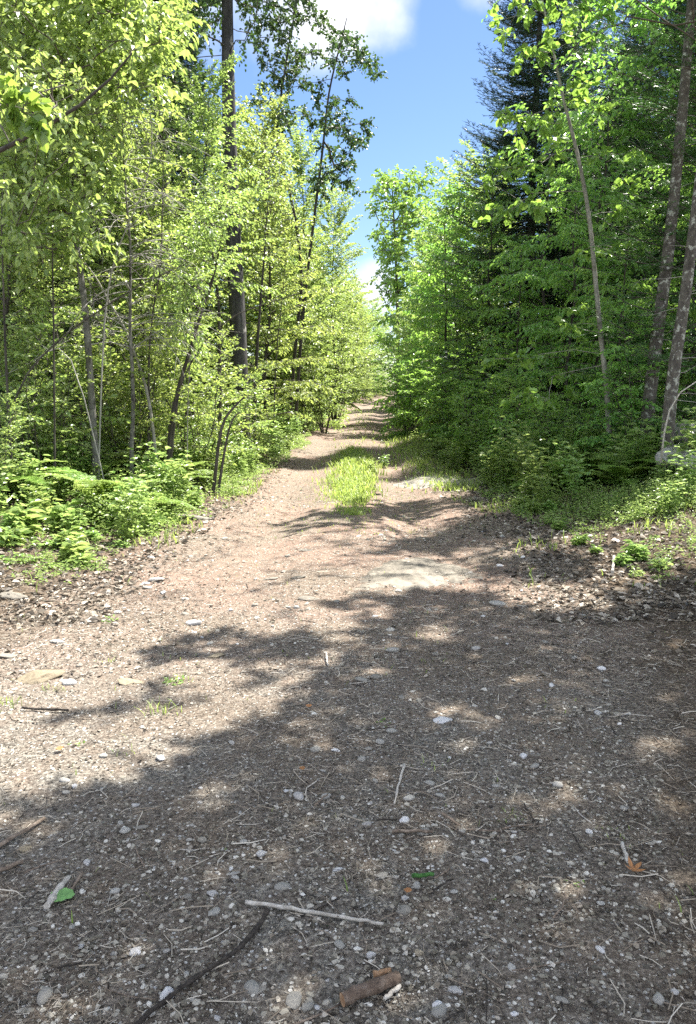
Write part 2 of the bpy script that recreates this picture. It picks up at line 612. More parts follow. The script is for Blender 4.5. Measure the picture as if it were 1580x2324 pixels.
def broadleaf(seed, H, r0, first=.2, nb=36, Lmax=2.0, shape=None, el=(5, 55), droop=.5, leaf=.07, spacing=.045, step=.12, twig=.5,
              flat=.7, sag=.25, lean=(0, 0), mats=('leaf_mid', 'bark_dark'), name='tree', lshape='ovate', width=.58, trunk=None, rtop=.15, sides=8, stems=1, spread=0, hang=.3):
    rng = np.random.default_rng(seed)
    root = empty(name)
    crown, acc = MB(), LeafAcc()
    for st in range(stems):
        tr = MB()
        a0 = st * 2 * PI / max(stems, 1) + rng.uniform(0, 1)
        off = np.array([math.cos(a0), math.sin(a0), 0]) * (0.06 * (stems > 1))
        h = H * (1 if stems == 1 else rng.uniform(.7, 1.05))
        if trunk is not None:
            pts = np.asarray(trunk, float)
        else:
            pts = wander(rng, off, [lean[0] * h + off[0] * spread * 10, lean[1] * h + off[1] * spread * 10, h], 12, .035 * h ** .5)
        n = len(pts)
        rt = r0 * (1 - (1 - rtop) * np.linspace(0, 1, n) ** .9)
        rt[0] *= 1.3
        tr.tube(pts, rt, sides, 0)
        tr.obj('trunk' if stems == 1 else 'stem', [M[mats[1]]], root)
        nbs = nb // stems
        for i in range(nbs):
            t = first + (1 - first) * (i + rng.uniform(0, 1)) / nbs
            b = interp_poly(pts, t)
            az = i * 2.39996 + rng.uniform(-.5, .5)
            u = (t - first) / (1 - first)
            sh = shape(u) if shape else (1 - u) ** .6 * .85 + .15
            L = Lmax * sh * rng.uniform(.65, 1.15)
            e = R(el[0] + (el[1] - el[0]) * u + rng.uniform(-12, 12))
            d = np.array([math.cos(az) * math.cos(e), math.sin(az) * math.cos(e), math.sin(e)])
            m = 7
            pl = [b]
            for s in range(m):
                d = d + np.array([0, 0, -droop / m]) * (1 if s > 1 else 0) + rng.normal(0, .07, 3)
                d /= np.linalg.norm(d)
                pl.append(pl[-1] + d * L / m)
            pl = np.array(pl)
            rb = max(.004, min(.4 * r0 * (1 - t * .8), .012 * L + .002))
            crown.tube(pl, np.linspace(rb, .0025, m + 1), 4, 1)
            s = .18 * L + rng.uniform(0, step)
            sd = 1
            while s < L:
                f = s / L
                p = interp_poly(pl, f)
                dd = interp_poly(pl, min(f + .12, .999)) - interp_poly(pl, f - .05)
                dd /= np.linalg.norm(dd) + 1e-9
                sd = -sd
                td = rot_az(dd, sd * R(rng.uniform(35, 70))) + np.array([0, 0, rng.uniform(-.25, .2)])
                tl = twig * (1.05 - .6 * f) * rng.uniform(.5, 1.2)
                leafy_twig(rng, acc, p, td, tl, spacing, leaf, flat, sag, crown, hang=hang)
                s += step * rng.uniform(.7, 1.3)
            leafy_twig(rng, acc, pl[-2], dd, twig * .7, spacing, leaf, flat, sag, crown, hang=hang)
    acc.flush(crown, width=width, shape=lshape)
    crown.obj('crown', [M[mats[0]], M['twig'] if mats[1] != 'bark_pale' else M['bark_pale']], root)
    return root


def conifer(seed, H, r0, Lmax, whorl=.28, per=6, needle=.035, nsp=.028, bstep=.09, mats=('needle_dark', 'bark_dark'), name='spruce_tree', first=.06, sweep=.35, nw=.16, blen=.42):
    rng = np.random.default_rng(seed)
    root = empty(name)
    tr, cr, acc = MB(), MB(), LeafAcc()
    pts = wander(rng, (0, 0, 0), (0, 0, H), 12, .03)
    tr.tube(pts, r0 * (1 - .92 * np.linspace(0, 1, 12)), 8, 0)
    tr.obj('trunk', [M[mats[1]]], root)
    z = first * H
    while z < H * .985:
        t = z / H
        L0 = Lmax * (1 - t) ** .8 + .12
        k = per if t < .9 else 4
        for i in range(k):
            az = rng.uniform(0, 2 * PI)
            L = L0 * rng.uniform(.6, 1.1)
            e = R(-8 + 40 * t + rng.uniform(-8, 8))
            d0 = np.array([math.cos(az) * math.cos(e), math.sin(az) * math.cos(e), math.sin(e)])
            q = np.linspace(0, 1, 6)
            pl = np.array([0, 0, z + rng.uniform(-.1, .1)]) + np.outer(q * L, d0) + np.outer(-sweep * L * (q - q ** 2) * 1.2 + .06 * L * q ** 3, [0, 0, 1])
            cr.tube(pl, np.linspace(.008 + .006 * L, .002, 6), 3, 1)
            s, sd = .12 * L, 1
            while s < L:
                f = s / L
                p = interp_poly(pl, f)
                dd = nrm(interp_poly(pl, min(f + .1, .999)) - interp_poly(pl, max(f - .1, 0)))
                sd = -sd
                td = nrm(rot_az(dd, sd * R(rng.uniform(45, 65))) + np.array([0, 0, rng.uniform(-.3, .05)]))
                tl = min(blen, .55 * (L - s) + .08) * rng.uniform(.7, 1.15)
                n = max(3, int(tl / nsp))
                tt = np.arange(n) / n
                P = p + np.outer(tt * tl, td)
                sgn = np.where(np.arange(n) % 2 == 0, 1., -1.)
                hor = nrm(np.cross(td, [0, 0, 1.0]))
                D = td[None] * .7 + sgn[:, None] * hor[None] * .8 + rng.normal(0, .25, (n, 3)) + np.array([0, 0, .1])
                acc.add(P, D, np.array([0, 0, 1.]) + rng.normal(0, .5, (n, 3)), needle * rng.uniform(.8, 1.2, n))
                s += bstep * rng.uniform(.8, 1.2)
        z += whorl * rng.uniform(.75, 1.2) * (1 - .35 * t)
    acc.flush(cr, width=nw, shape='needle', droop=.08)
    cr.obj('crown', [M[mats[0]], M['twig']], root)
    return root


def cluster_crown(rng, trunk_pts, r0, clusters, leaf, per, crad, mat_names, name='tree', lshape='round', width=.85, flat=.35, sides=9, rtip=.004, trunk_name='trunk', rtop=.2, min_t=.25, maxr=.05):
    """a tree grown to reach given leaf clusters: every cluster hangs on a branch that joins the nearest wood already there"""
    root = empty(name, trunk_pts[0])
    o0 = np.asarray(trunk_pts[0], float)
    pts = np.asarray(trunk_pts, float) - o0
    n = len(pts)
    tr = MB()
    rt = r0 * (1 - (1 - rtop) * np.linspace(0, 1, n))
    rt[0] *= 1.25
    tr.tube(pts, rt, sides, 0)
    tr.obj(trunk_name, [M[mat_names[1]]], root)
    C = np.asarray(clusters, float) - o0
    dense = np.array([interp_poly(pts, t) for t in np.linspace(min_t, .99, 40)])
    dmin = np.array([np.linalg.norm(dense - c, axis=1).min() for c in C])
    order = np.argsort(dmin)
    nodes, par, cost = list(dense), [-1] * 40, [0.0] * 40
    for i in order:
        c = C[i]
        A = np.array(nodes)
        d = np.linalg.norm(A - c, axis=1) + .35 * np.array(cost) + np.maximum(A[:, 2] - c[2] - .15, 0) * 1.2
        j = int(np.argmin(d))
        nodes.append(c)
        par.append(j)
        cost.append(cost[j] + float(np.linalg.norm(A[j] - c)))
    cnt = [1] * len(nodes)
    for i in range(len(nodes) - 1, 39, -1):
        if par[i] >= 40:
            cnt[par[i]] += cnt[i]
    cr, acc = MB(), LeafAcc()
    for i in range(40, len(nodes)):
        a, b = nodes[par[i]], nodes[i]
        L = np.linalg.norm(b - a)
        mid = (a + b) / 2 + rng.normal(0, .06, 3) * L + np.array([0, 0, -.06 * L if par[i] >= 40 else .05 * L])
        r1 = min(maxr, rtip * cnt[i] ** .5)
        r2 = rtip if cnt[i] == 1 else r1 * .85
        cr.tube(np.array([a, (a + mid) / 2 + rng.normal(0, .01, 3), mid, b]), [r1, r1, r1, r2], 5, 1)
        for k in range(max(2, per // 7)):
            d = rng.normal(0, 1, 3) + nrm(b - a) * .6 + np.array([0, 0, -.1])
            d /= np.linalg.norm(d)
            leafy_twig(rng, acc, b - nrm(b - a) * rng.uniform(0, .3) * L * .5, d, crad * rng.uniform(.6, 1.4), crad / 6, leaf, flat, .2, cr, .002, .5)
    acc.flush(cr, width=width, shape=lshape)
    cr.obj('crown', [M[mat_names[0]], M[mat_names[2]]], root)
    return root

# ================================================================== THE GROUND
def axis(lo, hi, step, far, grow):
    a = list(np.arange(lo, hi, step))
    s, x = step, hi
    up = [x]
    while x < far:
        s *= grow
        x += s
        up.append(x)
    return a, up


xa, xu = axis(0, 3.4, .03, 420, 1.11)
xs = np.array(sorted(set([-v for v in xa[1:] + xu] + xa + xu)))
ya, yu = axis(1.0, 9.5, .03, 700, 1.03)
ys = np.array([-60, -30, -15, -8, -4, -2, -.8, 0, .5] + ya + yu)
GX, GY = np.meshgrid(xs, ys)
GZ = ground_z(GX, GY)
GE = edge_dist(GX, GY)
near = sstep(14, 8, GY)
GZ = GZ + near * .012 * (fbm(GX * 9, GY * 9, 21, 3) - .5) + near * .010 * (fbm(GX * 30, GY * 30, 31, 2) - .5)
mb = MB()
nx, ny = len(xs), len(ys)
i, j = np.arange(ny - 1)[:, None] * nx, np.arange(nx - 1)[None]
mb.add(np.stack([GX, GY, GZ], -1).reshape(-1, 3), np.stack([i + j, i + j + 1, i + nx + j + 1, i + nx + j], -1).reshape(-1, 4), 0, True)

m, nt, out = material('gravel_and_forest_floor')
k = NT(nt)
geo = k.n('ShaderNodeNewGeometry')
pos = geo.outputs['Position']
att = k.n('ShaderNodeAttribute', attribute_name='edge')
big = k.n('ShaderNodeTexNoise', {'Vector': pos, 'Scale': .9, 'Detail': 5.0, 'Roughness': .6})
mid = k.n('ShaderNodeTexNoise', {'Vector': pos, 'Scale': 6.0, 'Detail': 6.0, 'Roughness': .7})
fine = k.n('ShaderNodeTexNoise', {'Vector': pos, 'Scale': 60.0, 'Detail': 6.0, 'Roughness': .75})
grit = k.n('ShaderNodeTexNoise', {'Vector': pos, 'Scale': 260.0, 'Detail': 3.0, 'Roughness': .7})
vor = k.n('ShaderNodeTexVoronoi', {'Vector': pos, 'Scale': 70.0, 'Randomness': 1.0})
sand = k.ramp(fine.outputs['Fac'], [(.3, (.04, .031, .023)), (.43, (.108, .085, .064)), (.56, (.186, .152, .118)), (.72, (.33, .285, .236))])
needle = k.ramp(fine.outputs['Fac'], [(.3, (.075, .05, .038)), (.5, (.20, .138, .105)), (.7, (.325, .25, .20))])
mulch = k.ramp(fine.outputs['Fac'], [(.33, (.024, .024, .021)), (.48, (.135, .131, .116)), (.62, (.34, .325, .28)), (.75, (.50, .48, .42))])  # mulch colour with the grey of the shaded foreground painted in
sepx = k.n('ShaderNodeSeparateXYZ', {0: pos})
near_shade = k.n('ShaderNodeMapRange', {'Value': sepx.outputs[1], 'From Min': 6.5, 'From Max': 2.5}, interpolation_type='SMOOTHSTEP')  # near part of the track, where that painted shade tone is mixed in
pth = k.mixc(k.math('MULTIPLY', k.ramp(big.outputs['Fac'], [(.40, (.1, .1, .1)), (.58, (.95, .95, .95))]), k.math('MULTIPLY_ADD', near_shade.outputs[0], -.75, 1.0)), sand, needle)
mm = k.math('MULTIPLY', k.ramp(mid.outputs['Fac'], [(.35, (.25, .25, .25)), (.6, (.9, .9, .9))]), near_shade.outputs[0])
pth = k.mixc(k.math('MULTIPLY', k.math('MULTIPLY', mm, .85), k.ramp(big.outputs['Fac'], [(.42, (.25, .25, .25)), (.55, (1, 1, 1))])), pth, mulch)
floor = k.ramp(fine.outputs['Fac'], [(.3, (.02, .016, .011)), (.5, (.07, .05, .033)), (.62, (.19, .15, .105)), (.78, (.44, .39, .32))])
ef = k.math('ADD', att.outputs['Fac'], k.math('MULTIPLY_ADD', mid.outputs['Fac'], 1.6, -.8))
em = k.n('ShaderNodeMapRange', {'Value': ef, 'From Min': -.35, 'From Max': .55}, interpolation_type='SMOOTHSTEP')
col = k.mixc(em.outputs[0], pth, floor)
pebm = k.math('MULTIPLY', k.ramp(vor.outputs['Distance'], [(.0, (1, 1, 1)), (.36, (1, 1, 1)), (.46, (0, 0, 0))]), k.math('GREATER_THAN', k.n('ShaderNodeSeparateColor', {0: vor.outputs['Color']}).outputs[0], .72))
pebc = k.ramp(k.n('ShaderNodeSeparateColor', {0: vor.outputs['Color']}).outputs[1], [(0, (.14, .13, .11)), (.5, (.33, .31, .27)), (1, (.56, .54, .5))])
col = k.mixc(k.math('MULTIPLY', pebm, k.math('SUBTRACT', 1.0, em.outputs[0])), col, pebc)
col = k.mixc(1.0, col, k.ramp(grit.outputs['Fac'], [(.3, (.55, .55, .55)), (.7, (1.3, 1.3, 1.3))]), 'MULTIPLY')
h = k.math('ADD', k.math('MULTIPLY', fine.outputs['Fac'], .7), k.math('MULTIPLY', grit.outputs['Fac'], .25))
h = k.math('ADD', h, k.math('MULTIPLY', pebm, .3))
bm = k.n('ShaderNodeBump', {'Height': h, 'Strength': .9, 'Distance': .018})
p = k.n('ShaderNodeBsdfPrincipled', {'Base Color': col, 'Roughness': .95, 'Normal': bm.outputs[0], 'Specular IOR Level': .15})
nt.links.new(p.outputs[0], out.inputs[0])
ground = mb.obj('ground', m)
at_ = ground.data.attributes.new('edge', 'FLOAT', 'POINT')
at_.data.foreach_set('value', GE.ravel().astype(np.float32))
ground['kind'] = 'structure'


# ------------------------------------------------------------------ scattered floor cover
def wedge(rng, n, y0, y1, power=1.0, margin=.25):
    """points on the ground that lie inside the view, denser near by"""
    y = y0 + (y1 - y0) * rng.uniform(0, 1, n) ** power
    x = rng.uniform(-1, 1, n) * (.46 * y + margin)
    return x, y


def ico():
    t = (1 + 5 ** .5) / 2
    v = np.array([(-1, t, 0), (1, t, 0), (-1, -t, 0), (1, -t, 0), (0, -1, t), (0, 1, t), (0, -1, -t), (0, 1, -t), (t, 0, -1), (t, 0, 1), (-t, 0, -1), (-t, 0, 1)], float)
    v /= np.linalg.norm(v[0])
    f = np.array([(0, 11, 5), (0, 5, 1), (0, 1, 7), (0, 7, 10), (0, 10, 11), (1, 5, 9), (5, 11, 4), (11, 10, 2), (10, 7, 6), (7, 1, 8), (3, 9, 4), (3, 4, 2), (3, 2, 6), (3, 6, 8), (3, 8, 9), (4, 9, 5), (2, 4, 11), (6, 2, 10), (8, 6, 7), (9, 8, 1)])
    return v, f


def ico2():
    v, f = ico()
    v = [tuple(p) for p in v]
    cache, nf = {}, []

    def midp(a, b):
        key = (min(a, b), max(a, b))
        if key not in cache:
            p = (np.array(v[a]) + np.array(v[b])) / 2
            v.append(tuple(p / np.linalg.norm(p)))
            cache[key] = len(v) - 1
        return cache[key]
    for a, b, c in f:
        ab, bc, ca = midp(a, b), midp(b, c), midp(c, a)
        nf += [(a, ab, ca), (b, bc, ab), (c, ca, bc), (ab, bc, ca)]
    return np.array(v), np.array(nf)


IV, IF = ico()
IV2, IF2 = ico2()
rng = np.random.default_rng(5)


def scatter_stones(n, y0, y1, smin, smax, power, seed, keep):
    rng = np.random.default_rng(seed)
    x, y = wedge(rng, n, y0, y1, power)
    ok = keep(x, y, rng)
    x, y = x[ok], y[ok]
    n = len(x)
    s = smin * (smax / smin) ** (rng.uniform(0, 1, n) ** 3.0)
    sc = np.stack([s * rng.uniform(.8, 1.5, n), s * rng.uniform(.7, 1.1, n), s * rng.uniform(.4, .8, n)], -1)
    V = IV[None] * (1 + rng.uniform(-.3, .3, (n, 12, 1))) * sc[:, None]
    a = rng.uniform(0, 2 * PI, n)
    ca, sa = np.cos(a)[:, None], np.sin(a)[:, None]
    V = np.stack([V[..., 0] * ca - V[..., 1] * sa, V[..., 0] * sa + V[..., 1] * ca, V[..., 2]], -1)
    V += np.stack([x, y, ground_z(x, y) + s * .02], -1)[:, None]
    return V.reshape(-1, 3), (np.arange(n)[:, None, None] * 12 + IF[None]).reshape(-1, 3)


def patchy(x, y, rng, scale=1.3, lo=.38, hi=.6, seed=77):
    return rng.uniform(0, 1, len(x)) < .07 + .93 * sstep(lo, hi, fbm(x * scale, y * scale, seed, 3))


mb = MB()
for n, y0, y1, a, b, pw, sd in ((52000, 1.45, 5.0, .0018, .011, 1.1, 1), (17000, 3.5, 9, .0035, .017, 1.1, 2), (8000, 8, 22, .008, .026, 1.2, 3)):
    v, f = scatter_stones(n, y0, y1, a, b, pw, sd, lambda x, y, r: (edge_dist(x, y) < .15) & patchy(x, y, r))
    mb.add(v, f, 0, False)
M['gravel'] = island_mat('gravel_stone', [(0, (.05, .044, .034)), (.35, (.14, .125, .095)), (.65, (.26, .238, .195)), (.9, (.40, .375, .32)), (1, (.55, .53, .48))], .8)
gr = mb.obj('gravel', M['gravel'])
gr['kind'] = 'stuff'
gr['label'] = 'loose grey and white gravel strewn over the dirt track'

# flat scraps: dead leaves, bark chips
mb = MB()


def scraps(n, y0, y1, smin, smax, pw, keep, seed, lift=.004, asp=(.25, .9)):
    rng = np.random.default_rng(seed)
    x, y = wedge(rng, n, y0, y1, pw)
    ok = keep(x, y, rng)
    x, y = x[ok], y[ok]
    n = len(x)
    a = rng.uniform(0, 2 * PI, n)
    D = np.stack([np.cos(a), np.sin(a), rng.normal(0, .25, n)], -1)
    N = np.array([0, 0, 1.]) + rng.normal(0, .32, (n, 3))
    P = np.stack([x, y, ground_z(x, y) + lift + rng.uniform(0, .006, n)], -1)
    add_leaves(mb, P, D, N, smin * (smax / smin) ** (rng.uniform(0, 1, n) ** 1.8), width=rng.uniform(*asp), fold=.12, droop=.1)


for q in range(4):
    asp = ((.12, .25), (.25, .5), (.5, .8), (.1, .18))[q]
    scraps(11000, 1.45, 6, .006, .022, 1.1, lambda x, y, r: patchy(x, y, r, 1.7, .3, .55, 91), 200 + q, .001, asp)
    scraps(6000, 4, 14, .012, .045, 1.1, lambda x, y, r: (edge_dist(x, y) > -.9 - .3 * r.uniform(0, 1, len(x))) | (r.uniform(0, 1, len(x)) < .12), 210 + q, .004, asp)
    scraps(9000, 5, 17, .03, .09, 1.1, lambda x, y, r: edge_dist(x, y) > -.25 - .4 * r.uniform(0, 1, len(x)), 220 + q, .006, asp)
scraps(3800, 5, 14, .035, .08, 1.0, lambda x, y, r: (edge_dist(x, y) > -.1 - .4 * r.uniform(0, 1, len(x))) & patchy(x, y, r, 1.4, .3, .5, 93), 231, .012, (.45, .75))
M['litter'] = island_mat('dead_leaf_scrap', [(0, (.026, .021, .016)), (.35, (.07, .057, .042)), (.6, (.18, .15, .113)), (.85, (.32, .28, .225)), (1, (.48, .44, .38))], .6, trans=.12)
ob = mb.obj('leaf_litter', M['litter'])
ob['kind'] = 'stuff'
ob['label'] = 'dead leaf scraps and bark chips littering the dirt'

# fallen needles and grass stems
mb = MB()


def stems(n, y0, y1, lmin, lmax, r, pw, keep, seed):
    rng = np.random.default_rng(seed)
    x, y = wedge(rng, n, y0, y1, pw)
    ok = keep(x, y, rng)
    x, y = x[ok], y[ok]
    n = len(x)
    a = rng.uniform(0, 2 * PI, n)
    D = nrm(np.stack([np.cos(a), np.sin(a), rng.normal(0, .12, n)], -1))
    S = np.stack([-np.sin(a), np.cos(a), np.zeros(n)], -1)
    L = rng.uniform(lmin, lmax, n)
    B = np.stack([x, y, ground_z(x, y) + .004 + rng.uniform(0, .004, n)], -1)
    rr = (r * rng.uniform(.6, 1.4, n))[:, None]
    bend = (rng.normal(0, .12, n) * L)[:, None]
    secs = []
    for t in (-.5, 0, .5):
        c = B + D * (t * L)[:, None] + S * bend * (1 - 4 * t * t)
        secs += [c + S * rr, c + np.array([0, 0, 1.4]) * rr, c - S * rr]
    V = np.stack(secs, 1)
    b = np.arange(n)[:, None] * 9
    F = np.concatenate([b + np.array([[s, s + 1, s + 4, s + 3]]) for s in (0, 1, 3, 4)])
    mb.add(V.reshape(-1, 3), F, 0, False)


stems(22000, 1.45, 6, .012, .05, .0007, 1.1, lambda x, y, r: patchy(x, y, r, 1.1, .35, .6, 55), 301)
stems(12000, 4, 14, .03, .08, .0013, 1.1, lambda x, y, r: patchy(x, y, r, .9, .35, .6, 56), 302)
stems(2200, 1.5, 9, .05, .14, .0014, 1.0, lambda x, y, r: np.ones(len(x), bool), 303)
M['needles'] = island_mat('fallen_needle', [(0, (.045, .036, .028)), (.4, (.17, .135, .10)), (.7, (.30, .255, .195)), (1, (.50, .46, .39))], .7)
ob = mb.obj('fallen_needles', M['needles'])
ob['kind'] = 'stuff'
ob['label'] = 'fallen pine needles and dry stems over the path'

# grass: the median tuft, the verges
mb = MB()


def blades(x, y, h, seed, w=.004):
    rng = np.random.default_rng(seed)
    n = len(x)
    z = ground_z(x, y)
    a = rng.uniform(0, 2 * PI, n)
    h = h * rng.uniform(.45, 1.15, n)
    lean = h * rng.uniform(.1, .75, n)
    dx, dy = np.cos(a) * lean, np.sin(a) * lean
    S = np.stack([-np.sin(a), np.cos(a), np.zeros(n)], -1) * (w * rng.uniform(.6, 1.4, n))[:, None]
    B = np.stack([x, y, z - .01], -1)
    V = []
    for t, ww in ((0, 1), (.4, .9), (.75, .6), (1, .08)):
        c = B + np.stack([dx * t ** 1.8, dy * t ** 1.8, h * (t - .25 * t ** 3)], -1)
        V += [c - S * ww, c + S * ww]
    b = np.arange(n)[:, None] * 8
    F = np.concatenate([b + np.array([[s, s + 1, s + 3, s + 2]]) for s in (0, 2, 4)])
    mb.add(np.stack(V, 1).reshape(-1, 3), F, 0, False)


rng = np.random.default_rng(8)
n = 9500
t = rng.uniform(0, 1, n)
yy = 9.6 + 10 * t ** 1.15
hw = .54 * np.sin(np.clip((yy - 9.0) / 11.4, 0, 1) * PI) ** .6
xx = path_c(yy) + .02 + rng.normal(0, .42, n) * hw
ok = rng.uniform(0, 1, n) < .25 + .75 * sstep(.35, .55, fbm(xx * 2.3, yy * 1.5, 66, 3))
blades(xx[ok], yy[ok], (.07 + .13 * sstep(9.5, 14, yy[ok])) * (.5 + fbm(xx[ok] * 4, yy[ok] * 4, 67, 2)), 9, .007)
n = 1800                                   # worn fringe of the median
yy = rng.uniform(8.3, 23, n)
blades(path_c(yy) + rng.normal(0, .5, n), yy, .055, 19, .004)
n = 260                                   # beyond, thin median and right-hand verge strip
yy = rng.uniform(20, 45, n)
blades(path_c(yy) + rng.normal(0, .28, n), yy, .14, 10, .012)
n = 2600
yy = rng.uniform(12, 26, n)
xx = path_c(yy) + path_w(yy) + rng.normal(-.1, .35, n)
blades(xx, yy, .16, 11, .009)
n = 30000                                  # thin verge grass on both sides, near
x, y = wedge(rng, n, 5.5, 15, 1.0, .3)
e = edge_dist(x, y)
ok = (e > -.35) & (e < 2.2) & (rng.uniform(0, 1, n) < .03 + .75 * sstep(.5, .68, fbm(x * 1.6, y * 1.6, 68, 3))) & (sstep(6, 9.5, y + rng.normal(0, 1, n)) > rng.uniform(0, 1, n))
blades(x[ok], y[ok], .13, 12, .006)
n = 900                                    # lone blades in the gravel
x, y = wedge(rng, n, 2, 11, .8)
ok = rng.uniform(0, 1, n) < .1 + sstep(.56, .7, fbm(x * 1.9, y * 1.9, 69, 2))
blades(x[ok], y[ok], .055, 13, .0022)
for px, py, cnt, h in ((375, 1615, 26, .09), (410, 1545, 20, .05), (1205, 1330, 12, .07), (120, 1565, 18, .06), (245, 1205, 30, .1), (1850 / 1.2, 1250, 14, .07),
                       (300, 1705, 12, .04), (1180, 1860, 10, .05), (1395, 1890, 12, .04), (985, 1735, 8, .05), (15, 1600, 22, .08), (930, 1210, 16, .06), (250, 1500, 10, .05)):
    c = at(px, py)
    blades(c.x + rng.normal(0, .035, cnt), c.y + rng.normal(0, .035, cnt), h, int(px), .0022)
ob = mb.obj('grass', M['grass'])
ob['kind'] = 'stuff'
ob['label'] = 'green grass on the median and verges of the track'
print('ground done')

# ================================================================== STONES, SLABS, STICKS
M['slab'] = rock_mat('bedrock', [(.3, (.11, .10, .086)), (.45, (.24, .225, .195)), (.52, (.14, .13, .113)), (.7, (.33, .315, .28))], 4, spot=(.17, .15, .12))
M['slab_tan'] = rock_mat('tan_flat_rock', [(.3, (.20, .17, .125)), (.5, (.30, .26, .19)), (.7, (.40, .35, .27))], 5)
M['granite'] = rock_mat('granite_boulder', [(.3, (.13, .13, .125)), (.5, (.27, .27, .26)), (.72, (.45, .45, .43))], 7, spot=(.07, .11, .05))
M['pebble'] = rock_mat('pebble_stone', [(.3, (.22, .21, .19)), (.5, (.37, .36, .335)), (.7, (.52, .51, .48))], 25)
M['quartz'] = rock_mat('white_quartz', [(.3, (.45, .45, .46)), (.5, (.60, .60, .61)), (.7, (.72, .72, .72))], 30)


def rock_mesh(seed, flat=1.0, rough=.18, sub=2, ang=.5, mat='pebble'):
    rng = np.random.default_rng(seed)
    v, f = IV2.copy(), IF2
    if sub > 2:
        w = {}
        nv = [tuple(p) for p in v]
        nf = []

        def mp(a, b):
            key = (min(a, b), max(a, b))
            if key not in w:
                q = (np.array(nv[a]) + np.array(nv[b])) / 2
                nv.append(tuple(q / np.linalg.norm(q)))
                w[key] = len(nv) - 1
            return w[key]
        for a, b, c in f:
            ab, bc, ca = mp(a, b), mp(b, c), mp(c, a)
            nf += [(a, ab, ca), (b, bc, ab), (c, ca, bc), (ab, bc, ca)]
        v, f = np.array(nv), np.array(nf)
    n0 = v.copy()
    for _ in range(7):                      # cut facets
        d = nrm(rng.normal(0, 1, 3))
        c = rng.uniform(ang, .98)
        s = v @ d
        v = v - np.outer(np.maximum(s - c, 0), d)
    v = v * (1 + rough * (fbm(n0[:, 0] * 2 + 9 + seed, n0[:, 1] * 2 + n0[:, 2] * 1.7 + 5, seed, 3) - .5))[:, None]
    v[:, 2] *= flat
    b = MB()
    b.add(v, f, 0, True)
    return b.mesh('stone', [M[mat]])


PEB = [rock_mesh(s, rng.uniform(.5, .8), .35, 2, .62) for s in range(10)]
QUA = [rock_mesh(40 + s, .65, .35, 2, .5, 'quartz') for s in range(4)]
SLB = [rock_mesh(60 + s, .5, .5, 3, .55, 'slab') for s in range(3)]
TAN = [rock_mesh(70 + s, .5, .5, 3, .6, 'slab_tan') for s in range(2)]
GRA = [rock_mesh(80 + s, .75, .5, 3, .5, 'granite') for s in range(3)]


def stone(name, me, x, y, sx, sy, sz, rz, label, cat, group=None, sink=.35):
    o = bpy.data.objects.new(name, me)
    COL.objects.link(o)
    o.location = (x, y, gz(x, y) + sz * (.5 - sink))
    o.rotation_euler = (random.uniform(-.15, .15), random.uniform(-.15, .15), rz)
    o.scale = (sx, sy, sz)
    return tag(o, label, cat, group)


random.seed(4)
rng = np.random.default_rng(15)


def px_stone(px, py, wpx, kind, label, name='pebble', cat='stone', asp=.75, hz=.8, sink=.3):
    c = at(px, py)
    dist = math.sqrt(c.x ** 2 + c.y ** 2 + 2)
    r = wpx / FPX * dist / 2
    me = random.choice({'p': PEB, 'q': QUA, 's': SLB, 't': TAN, 'g': GRA}[kind])
    return stone(name, me, c.x, c.y, r, r * asp, r * hz, random.uniform(-.4, .4), label, cat, None, sink)


